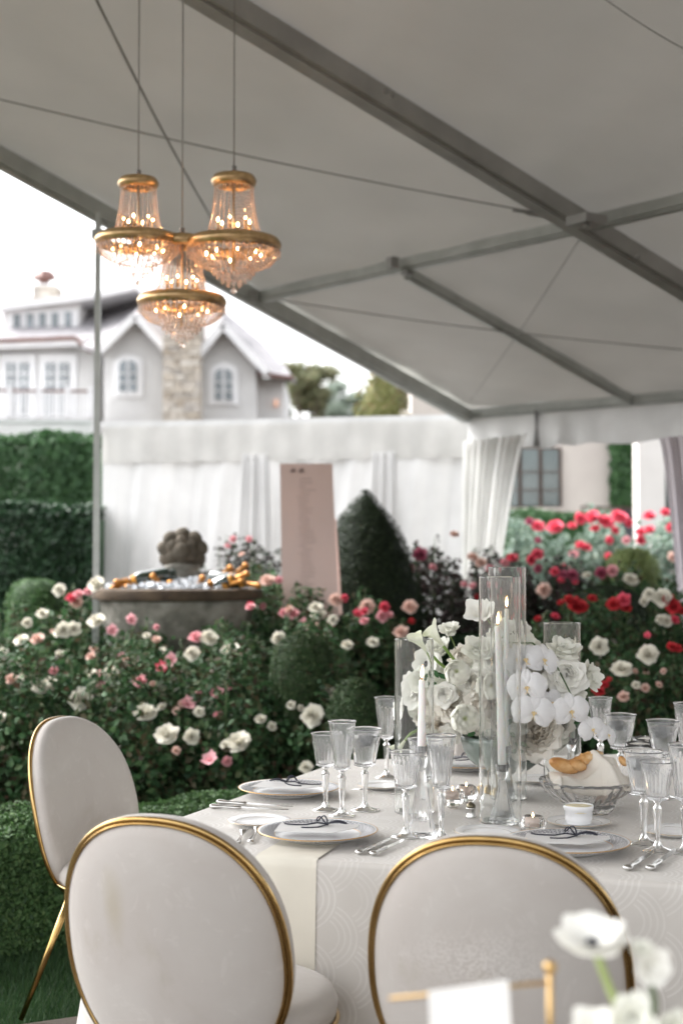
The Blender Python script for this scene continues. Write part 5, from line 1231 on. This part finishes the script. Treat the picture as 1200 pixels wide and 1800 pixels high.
roll(1030,1334,.048,.020,(0,-.32,.1),'craggy crisp orange bread stick lying over the rolls',.13,pmat('crisp_crust',(.70,.40,.14),(.50,.22,.06),30,.6,bump=.9,bscale=90,stops=[(.3,(.45,.18,.04)),(.5,(.68,.36,.12)),(.7,(.80,.58,.34))]), .02)
roll(1094,1338,.016,.012,(0,.9,0),'dark edge of bread at the right under the cloth',.04)
# curved serving utensil behind the bowl
def sweep(name, px, Y_, r_, label, cat, mat=M_sil):
    o = part(name, MB().tube([P(x,y,Y_) for x,y in px], r_, 8), mat); tag(o, label, cat)
sweep('spoon_handle', [(930,1345),(945,1342),(958,1349),(966,1362)], 4.32, .0025, 'slim curved silver handle left of the bread bowl', 'spoon')
# ================================================================== bouquet
BY = 4.28; bc = P(886,1330,BY)
bq = empty('flower_arrangement', (bc.x,BY,TZ+.001), 0, 'big white bouquet of roses, orchids and callas in a grey green ribbed bowl', 'bouquet')
org = Vector((bc.x,BY,TZ+.001))
M_bowl = pmat('grey_green_glass', (.20,.25,.22), (.15,.19,.17), 4, .25, spec=.6, coat=.3)
zt = P(0,1293,BY).z-TZ; zb_ = P(0,1364,BY).z-TZ; rb = .130
pr = [(0,0),(.05,0),(.05,.004),(.02,.009),(.014,zb_-.004)]+[(max(.014,rb*math.sin(t*PI/24)**1.0), zb_+ (zt-zb_)*(1-math.cos(t*PI/24))) for t in range(1,13)]+[(rb-.004,zt),(rb*.9,zt-.02),(rb*.5,zb_+.03),(0,zb_+.02)]
part('vase_bowl', MB().lathe(pr,240,lambda r,z,t,s:(r*(1+.007*math.cos(80*t)*(1 if z>zb_ else 0)),t)), M_bowl, bq)
M_pw = petalmat('petal_white', (.92,.91,.87), (.88,.87,.81), sc_=20, tr=.15); M_pc = petalmat('petal_cream', (.91,.88,.82), (.88,.84,.76), sc_=20, tr=.15, centre=((.88,.80,.68),1.8))
M_pg = petalmat('petal_greenish', (.91,.91,.85), (.88,.88,.80), sc_=15, tr=.15); M_porch = petalmat('petal_orchid', (.92,.915,.92), (.89,.885,.89), sc_=6, tr=.25)
M_pr = petalmat('petal_ranunculus', (.92,.91,.84), (.89,.89,.79), sc_=6, tr=.12, centre=((.66,.74,.34),4.5))
M_yel = pmat('orchid_lip', (.86,.80,.62), (.74,.48,.08), 260, .5, stops=[(.3,(.55,.20,.06)),(.45,(.80,.55,.10)),(.6,(.86,.82,.70))]); M_dk = pmat('anemone_centre', (.02,.02,.035), (.01,.01,.02), 50, .7, bump=.5)
def shells(m_, r, layers, n0, R0, R1, open0, open1, ruf=.02, zc=0.0, flat=.9, lift=.06, low=115):
    """petals wrapped round a ball in layers; each layer inside opens less than the one outside it"""
    for k in range(layers):
        f = k/max(1,layers-1); Rk = R0+(R1-R0)*f; n = max(3, int(n0*(1-.45*f))); ph = r.uniform(0,6.28)
        for i in range(n):
            a0 = ph+2*PI*i/n+r.uniform(-.1,.1); op = math.radians(open0+(open1-open0)*f+r.uniform(-5,5)); lo_ = math.radians(low); wd_ = 2*PI/n*.86; q = r.uniform(0,6)
            def g_(u, v):
                x = 2*u-1; s = v*(1-.16*abs(x)**2.5*v); th = lo_+(op-lo_)*s; rr = Rk*(1+lift*x*.5+.05*s**4+ruf*math.sin(x*6+q)*s*s); a = a0+x*wd_*.62
                return (rr*math.sin(th)*math.cos(a), rr*math.sin(th)*math.sin(a), zc+rr*math.cos(th)*flat+ruf*.8*math.sin(x*5+q*2)*s**3)
            m_.grid(g_, 6, 6)
def bloom(kind, seed):
    r = random.Random(seed); m_ = MB()
    if kind == 'garden':            # very full, ruffled heart
        shells(m_, r, 7, 9, .80, .12, 48, 8, .06, -.05, .8, .16)
        for k in range(8):
            a = r.uniform(0,6.28); q = r.uniform(.05,.4); petal_ring(m_, 3, .05, -.2, .62-.25*q, .22, q, -.05, a, .07, r, 5, 5)
        petal_ring(m_, 8, .9, 1.05, .78, .8, .28, -.12, .1, .07, r, 6,6); petal_ring(m_, 7, 1.1, 1.5, .85, 1.1, .22, -.16, .6, .08, r, 6,6)
        petal_ring(m_, 7, 1.3, 2.0, .8, 1.1, .2, -.2, .2, .08, r, 6,6); mt = M_pc
    elif kind == 'rose':
        shells(m_, r, 7, 5, .62, .08, 42, 6, .03, 0, 1.0, .16)
        petal_ring(m_, 5, .55, .75, .78, 1.0, .18, -.1, .3, .06, r, 7,6); petal_ring(m_, 5, .8, 1.2, .88, 1.25, .18, -.16, .8, .07, r, 7,6)
        petal_ring(m_, 5, 1.05, 1.7, .92, 1.4, .15, -.2, .1, .08, r, 7,6); mt = M_pw
    elif kind == 'ranunculus':
        shells(m_, r, 12, 7, .92, .10, 46, 6, .014, 0, .82, .09); m_.ball((0,0,.0),.06,10,6); mt = M_pr
    elif kind == 'liz':             # lisianthus, open ruffled cup
        shells(m_, r, 3, 5, .42, .18, 35, 15, .06, .05, 1.1, .14); petal_ring(m_, 5, .45, .5, .75, .95, .07, -.05, .4, .08, r, 7,6); petal_ring(m_, 5, .7, .95, .9, 1.25, .06, -.1, .9, .10, r, 8,6)
        petal_ring(m_, 5, .85, 1.3, .95, 1.4, .06, -.15, .2, .11, r, 8,6); mt = M_pg
    elif kind == 'open':            # loose five petals
        petal_ring(m_, 5, .8, 1.25, 1.0, 1.55, .04, 0, 0, .09, r, 8,6); petal_ring(m_, 3, .4, .8, .7, .8, .04, 0, .5, .09, r, 7,6); mt = M_pw
    elif kind == 'anem':
        petal_ring(m_, 6, 1.0, 1.45, .95, 1.15, .06, 0, 0, .05, r, 7,6); petal_ring(m_, 5, .85, 1.25, .85, 1.1, .06, .02, .5, .05, r, 7,6); mt = M_pw
    return m_.mesh(kind+'_bloom', mt)
BL_ = {k:[bloom(k,s) for s in (1,2)] for k in ('garden','rose','ranunculus','liz','open','anem')}
SCK = {'garden':.98,'rose':.95,'ranunculus':.95,'liz':.86,'open':.9,'anem':.9}
NMK = {'garden':'garden_rose','rose':'rose','ranunculus':'ranunculus','liz':'lisianthus','open':'poppy','anem':'anemone'}
rb_ = random.Random(11)
def place(kind, px, py, rpx, Y, face=(0,-1,.25), spin=None, parent=None, lab=None):
    p = P(px,py,Y); s = rpx*Y/FPX/SCK[kind]; d = Vector(face).normalized(); q = d.to_track_quat('Z','Y') @ Matrix.Rotation(rb_.uniform(0,6),4,'Z').to_quaternion()
    o = inst(NMK[kind], BL_[kind][rb_.randrange(2)], parent or bq, tuple(p-d*s*.25-(org if parent is None else Vector(parent.location))), (0,0,0), s); o.rotation_mode = 'QUATERNION'; o.rotation_quaternion = q
    if kind == 'anem':
        inst('anemone_centre', MB().ball((0,0,.1),.2,12,8,(1,1,.6)).mesh('anemone_centre', M_dk), o)
    if lab: o['label'] = lab
    return o
FLW = [('garden',858,1236,42,4.16,(-.1,-1,.15)),('garden',937,1287,49,4.15,(.1,-1,-.1)),('ranunculus',817,1263,25,4.09,(-.1,-1,.2)),('ranunculus',802,1180,22,4.12,(-.3,-1,.4)),
 ('liz',790,1106,19,4.22,(-.3,-.5,1)),('liz',840,1142,27,4.22,(-.1,-.7,.7)),('rose',828,1198,24,4.18,(-.2,-1,.3)),('rose',996,1188,36,4.16,(.1,-1,.3)),('liz',990,1142,29,4.20,(.1,-.6,.9)),('liz',1037,1190,25,4.2,(.9,-.8,.3)),
 ('garden',770,1275,32,4.24,(-.5,-1,0)),('garden',875,1178,36,4.26,(0,-.8,.8)),('liz',815,1225,24,4.2,(-.3,-1,.1)),('garden',905,1205,32,4.24,(0,-1,.5)),('garden',748,1252,30,4.3,(-.7,-.8,0)),('rose',790,1292,20,4.22,(-.4,-1,-.3)),
 ('anem',752,1166,26,4.25,(-.5,-.9,.3)),('anem',716,1205,22,4.28,(-.8,-.7,.2)),('anem',700,1246,17,4.32,(-.95,-.3,.1)),('open',728,1222,26,4.26,(-.6,-.9,.2)),('open',842,1078,26,4.24,(-.4,-.8,.7)),('open',892,1105,20,4.3,(.1,-.7,.7)),('open',916,1104,16,4.32,(.6,-.6,.4)),('liz',965,1205,26,4.26,(0,-.9,.4)),('liz',1002,1214,24,4.22,(.4,-.8,-.2)),
 ('garden',848,1274,22,4.2,(-.1,-1,-.3)),('liz',975,1298,24,4.22,(.3,-1,-.3)),('liz',770,1140,22,4.3,(-.4,-.6,.7)),('garden',820,1150,30,4.34,(-.2,-.5,.9)),('garden',900,1150,34,4.36,(0,-.5,.9)),('liz',1012,1225,20,4.3,(.6,-.6,0)),('garden',960,1160,30,4.36,(.2,-.5,.9))]
FLW += [('rose',862,1165,30,4.2,(-.1,-.8,.7)),('rose',905,1168,28,4.2,(0,-.8,.6)),('garden',795,1240,30,4.2,(-.3,-1,.1)),('rose',950,1180,28,4.2,(.2,-.9,.5)),('ranunculus',860,1205,24,4.13,(-.1,-1,.3)),('liz',740,1195,24,4.22,(-.5,-.9,.4)),('rose',985,1275,26,4.18,(.3,-1,-.2)),('liz',905,1265,28,4.14,(0,-1,0)),('rose',780,1220,22,4.17,(-.3,-1,.2)),('open',870,1130,26,4.26,(0,-.6,.9)),('liz',925,1135,26,4.28,(.2,-.6,.9))]
for f_ in FLW: place(f_[0],f_[1],f_[2],f_[3]*1.08,*f_[4:])
# hydrangea florets and filler
M_flt = petalmat('hydrangea_petal', (.85,.86,.79), (.80,.82,.72), sc_=9, tr=.2)
def hydr(px, py, rpx, Y, n=110, mat=None):
    m_ = MB(); R_ = rpx*Y/FPX; r = random.Random(int(px))
    for i in range(n):
        t = r.uniform(0,6.28); u = r.uniform(-.3,1); d = Vector((math.sqrt(1-u*u)*math.cos(t), -abs(u)**.7 if True else 0, math.sqrt(1-u*u)*math.sin(t))).normalized()
        c = d*R_*r.uniform(.8,1.02); x = d.cross(Vector((.1,.2,1))).normalized(); y = d.cross(x); s = R_*.24; a0 = r.uniform(0,1.5)
        for k in range(4):
            a = a0+k*PI/2; e = x*math.cos(a)+y*math.sin(a); f = x*math.cos(a+PI/2)+y*math.sin(a+PI/2)
            m_.add([c, c+e*s*.55+f*s*.42+d*s*.15, c+e*s+d*s*.05, c+e*s*.55-f*s*.42+d*s*.15],[(0,1,2,3)])
    p = P(px,py,Y)-org; o = part('hydrangea', m_, mat or M_flt, bq, True, loc=tuple(p)); o['kind'] = 'stuff'; return o
for h_ in [(862,1280,22,4.2),(905,1225,30,4.24),(790,1235,28,4.26),(975,1290,26,4.22),(875,1120,26,4.36),(770,1200,28,4.34),(940,1200,36,4.34),(850,1180,36,4.34),(760,1290,24,4.28),(995,1245,26,4.3),(885,1250,40,4.32),(820,1262,30,4.32),(935,1165,30,4.34),(735,1245,22,4.34)]: hydr(*h_)
# orchids
def orchid_mesh(seed):
    r = random.Random(seed); m_ = MB()
    def pet(ang, L, W, off=0, cup=.12):
        vs = []; nu, nv = 8, 8
        for v in range(nv+1):
            s = v/nv; wd_ = W*(math.sin(PI*(.06+.90*s))**.7)
            for u in range(nu+1):
                x = -1+2*u/nu; rr = L*s; z = off+.16*math.sin(s*PI)*L - cup*1.6*s*s*L - .16*x*x*wd_ - .03*math.exp(-(x*6)**2) + .02*math.sin(x*4+s*5+seed)
                c = (rr, x*wd_*.5); vs.append((c[0]*math.cos(ang)-c[1]*math.sin(ang), c[0]*math.sin(ang)+c[1]*math.cos(ang), z))
        m_.add(vs, [(v*(nu+1)+u, v*(nu+1)+u+1, (v+1)*(nu+1)+u+1, (v+1)*(nu+1)+u) for v in range(nv) for u in range(nu)])
    for a in (90, 215, 325): pet(math.radians(a), .92, .62, -.03)
    for a in (12, 168): pet(math.radians(a), 1.0, 1.25, .02, .08)
    lip = MB()
    lip.ball((0,0,.10),.055,10,8,(1,1,1)); lip.ball((0,-.10,.12),.075,10,8,(.7,1.3,.5))
    for s in (-1,1): lip.ball((s*.09,-.03,.12),.06,8,6,(.5,1.1,1))
    lip.tube([(0,-.2,.16),(.05,-.3,.2),(.1,-.34,.26)],.015,5); lip.tube([(0,-.2,.16),(-.05,-.3,.2),(-.1,-.34,.26)],.015,5)
    return m_.mesh('orchid', M_porch), lip.mesh('orchid_lip', M_yel)
OM = [orchid_mesh(s) for s in (1,2)]
def orchid(px, py, rpx, Y, face, roll_=0):
    p = P(px,py,Y)-org; d = Vector(face).normalized(); q = d.to_track_quat('Z','Y') @ Matrix.Rotation(roll_,4,'Z').to_quaternion(); s = rpx*Y/FPX/1.02
    m = OM[rb_.randrange(2)]; o = inst('orchid', m[0], bq, tuple(p), (0,0,0), s); o.rotation_mode = 'QUATERNION'; o.rotation_quaternion = q; inst('orchid_lip', m[1], o); return o
orchid(926,1208,36,4.06,(-.25,-1,.1),.1); orchid(938,1252,38,4.05,(-.1,-1,.05),-.15); orchid(1003,1250,36,4.06,(.15,-1,.05),.1); orchid(922,1160,38,4.12,(.1,-1,.45),.2); orchid(955,1160,34,4.13,(.5,-1,.3),-.3); orchid(1040,1282,27,4.08,(.35,-1,.1),.3); orchid(1068,1292,22,4.1,(.6,-.8,.2),-.5); orchid(968,1235,26,4.12,(.4,-1,0),.6)
st = MB(); st.tube([P(x,y,Y)-org for x,y,Y in ((900,1130,4.3),(935,1130,4.2),(975,1165,4.16),(1005,1225,4.12),(1040,1265,4.12),(1072,1282,4.12))],.0022,6); part('orchid_spray_stem', st, M_stem, bq)
# callas: a rolled funnel with a pointed lip on a thick stem
M_cal = petalmat('calla_white', (.84,.85,.74), (.76,.80,.60), sc_=8, tr=.35)
def calla(pts, R_, L, face_ang, label=None):
    """pts: stem path (px, py, Y) ending at the flower's throat"""
    q = [P(*p)-org for p in pts]; part('calla_stem', MB().tube(q, .0045, 10), M_stem2, bq)
    d = (q[-1]-q[-2]).normalized(); x = d.cross(Vector((0,1,.01))).normalized(); y = d.cross(x); base = q[-1]
    def f(u, v):
        a = face_ang+ (u-.5)*2*PI*1.08; tip = max(0,math.cos(a-face_ang))**3; r = .005+R_*(v**1.7)*(1+.35*tip*v)*(1-.03*u); h = L*(v+.25*tip*v*v)-R_*.5*(v**6)*(1-tip)
        return base+d*h+x*math.cos(a)*r+y*math.sin(a)*r
    part('calla', MB().grid(f,28,12), M_cal, bq)
M_stem2 = pmat('calla_stem_green', (.22,.34,.08), (.16,.27,.05), 14, .4)
calla([(832,1210,4.28),(806,1170,4.22),(790,1150,4.18),(778,1135,4.17)],.024,.075,2.4); calla([(815,1215,4.28),(790,1180,4.22),(770,1164,4.18),(754,1146,4.17)],.020,.075,1.2)
calla([(770,1290,4.28),(735,1283,4.22),(720,1290,4.2),(708,1302,4.2)],.016,.05,.5)
part('poppy_stem', MB().tube([P(x,y,Y)-org for x,y,Y in ((870,1180,4.3),(866,1130,4.28),(858,1098,4.26),(846,1086,4.25))],.0022,6), M_stem2, bq)
part('poppy_stem', MB().tube([P(x,y,Y)-org for x,y,Y in ((868,1130,4.28),(882,1122,4.26),(892,1108,4.28))],.0018,6), M_stem2, bq)
part('rose_stem', MB().tube([P(x,y,Y)-org for x,y,Y in ((800,1140,4.3),(796,1128,4.26),(791,1118,4.23))],.002,6), M_stem2, bq); part('rose_stem', MB().tube([P(x,y,Y)-org for x,y,Y in ((1012,1212,4.25),(1022,1204,4.23),(1030,1196,4.22))],.002,6), M_stem2, bq)
# leaves
M_vleaf = leafmat('bouquet_leaves', [(.03,.09,.035),(.05,.14,.05),(.02,.06,.03)], .4, .2, nscale=40); M_var = leafmat('variegated_leaves', [(.30,.36,.24),(.16,.24,.16),(.55,.55,.38)], .5, .2, nscale=60)
def leaves(spots, mat, nm, sz):
    rs_ = np.random.RandomState(5); m_ = MB()
    for (x,y,Y,a) in spots:
        c = P(x,y,Y)-org; L = sz; d = Vector((math.cos(a),-.3,math.sin(a))).normalized(); s_ = d.cross(Vector((0,-1,.2))).normalized(); nn_ = s_.cross(d)
        def f(u, v, c=c, d=d, s_=s_, nn_=nn_): wd_ = L*.28*math.sin(PI*min(1,.04+.96*v))**.8*(1+.12*math.sin(v*26)); xx = (u-.5)*2; return c+d*L*v+s_*wd_*xx+nn_*(abs(xx)*wd_*.3-L*.25*v*v)
        part(nm, MB().grid(f,4,10), mat, bq)
leaves([(762,1178,4.2,-1.0),(772,1186,4.2,-.4),(757,1184,4.2,-2.2),(768,1206,4.22,2.6),(845,1285,4.18,.3),(1000,1262,4.1,1.2),(1008,1272,4.1,.6),(1010,1258,4.1,-1.2),(835,1288,4.2,3.4),(893,1275,4.12,.9)], M_vleaf, 'leaf', .026)
leaves([(880,1292,4.12,-1.5),(890,1300,4.12,-1.0),(872,1300,4.12,-2.2),(900,1288,4.12,-.5),(895,1312,4.12,-1.8),(885,1318,4.12,-1.1),(912,1306,4.12,-.3),(878,1285,4.12,2.2),(905,1322,4.12,.2)], M_var, 'variegated_leaf', .024)
# dark greenery inside, so gaps read as leaves
rs_ = np.random.RandomState(9); pts, nr = ellipsoid_leaves(rs_, (0.0,.03,zt+.07), (.17,.10,.10), 900, .6)
tag(inst('inner_greenery', leaf_mesh('inner_greenery', pts, nr, np.full(len(pts),.03), M_vleaf, rs_), bq), kind='stuff')
# ================================================================== foreground table with card and flowers (out of focus, bottom right)
fgc = Vector((.38,1.32,0)); FZ = .86
m_ = MB(); m_.lathe([(0,FZ),(.34,FZ),(.352,FZ-.004),(.358,FZ-.02),(.37,FZ-.3),(.385,.06)],96,lambda r,z,t,s:(r*(1+(.02*math.sin(t*11) if z<FZ-.1 else 0)),t)); t_ = part('side_table_cloth', m_, M_nap, None, loc=(fgc.x,fgc.y-.03,0)); tag(t_, 'cream cloth of a small high table just under the photo at the bottom right', 'tablecloth')
FY = 1.5
fcard = empty('place_card', (0,0,0), 0, 'blank white card, blurred at the bottom edge of the photo', 'card')
a, b, c_, d_ = P(752,1742,FY), P(893,1722,FY), P(906,1960,FY-.02), P(764,1968,FY-.02)
m_, _ = slab([a,b,c_,d_], .0012); part('card', m_, pmat('white_card',(.84,.83,.81),(.81,.80,.78),4,.6), fcard, False)
gs = empty('gold_card_stand', (0,0,0), 0, 'thin golden stand with a ball finial, blurred in the foreground', 'card stand')
M_gb = pmat('soft_gold', (.60,.40,.18), (.52,.34,.14), 10, .35, metal=.9)
q = P(966,1700,FY+.03); m_ = MB(); m_.tube([q,(q.x,q.y,FZ)],.0036,10); part('rod', m_, M_gb, gs); part('finial', MB().ball(q,.0078,14,10), M_gb, gs)
m_ = MB(); m_.tube([P(684,1756,FY+.03),P(966,1726,FY+.03)],.0022,8); part('crossbar', m_, M_gb, gs); m_ = MB(); m_.lathe([(0,0),(.045,0),(.045,.004),(.01,.008),(0,.009)],32,c=(q.x,q.y,FZ)); part('base', m_, M_gb, gs)
org2 = Vector((P(1110,1900,FY).x, FY, FZ)); fb = empty('foreground_flowers', tuple(org2), 0, 'white anemone with dark eye and pale blooms, blurred in the bottom right foreground', 'bouquet')
def pl2(kind, px, py, rpx, Y, face): return place(kind, px, py, rpx, Y, face, parent=fb)
pl2('anem',1040,1650,62,1.5,(-.1,-.42,1)); pl2('open',1142,1700,36,1.5,(.2,-1,.3)); pl2('liz',1128,1668,20,1.5,(-.2,-.6,.8)); pl2('liz',1110,1790,46,1.48,(0,-.9,.5)); pl2('open',1040,1812,44,1.48,(-.2,-.9,.5)); pl2('liz',1185,1810,34,1.5,(.2,-.9,.4))
m_ = MB(); m_.tube([P(x,y,1.51)-org2 for x,y in ((1046,1668),(1060,1710),(1082,1765),(1100,1850),(1110,1960))],.0045,8); part('stem', m_, M_stem3 if False else pmat('pale_stem',(.42,.50,.22),(.34,.42,.16),10,.5), fb)
m_ = MB(); m_.tube([P(x,y,1.51)-org2 for x,y in ((1140,1710),(1150,1760),(1140,1850),(1115,1960))],.003,8); part('stem', m_, M_stem, fb)
vz = P(0,1900,FY).z-FZ
m_ = MB(); m_.lathe([(0,0),(.03,0),(.034,.02),(.03,max(.05,vz)),(.028,max(.05,vz)),(.03,.02),(0,.006)],32); part('vase', m_, M_glass2, fb)
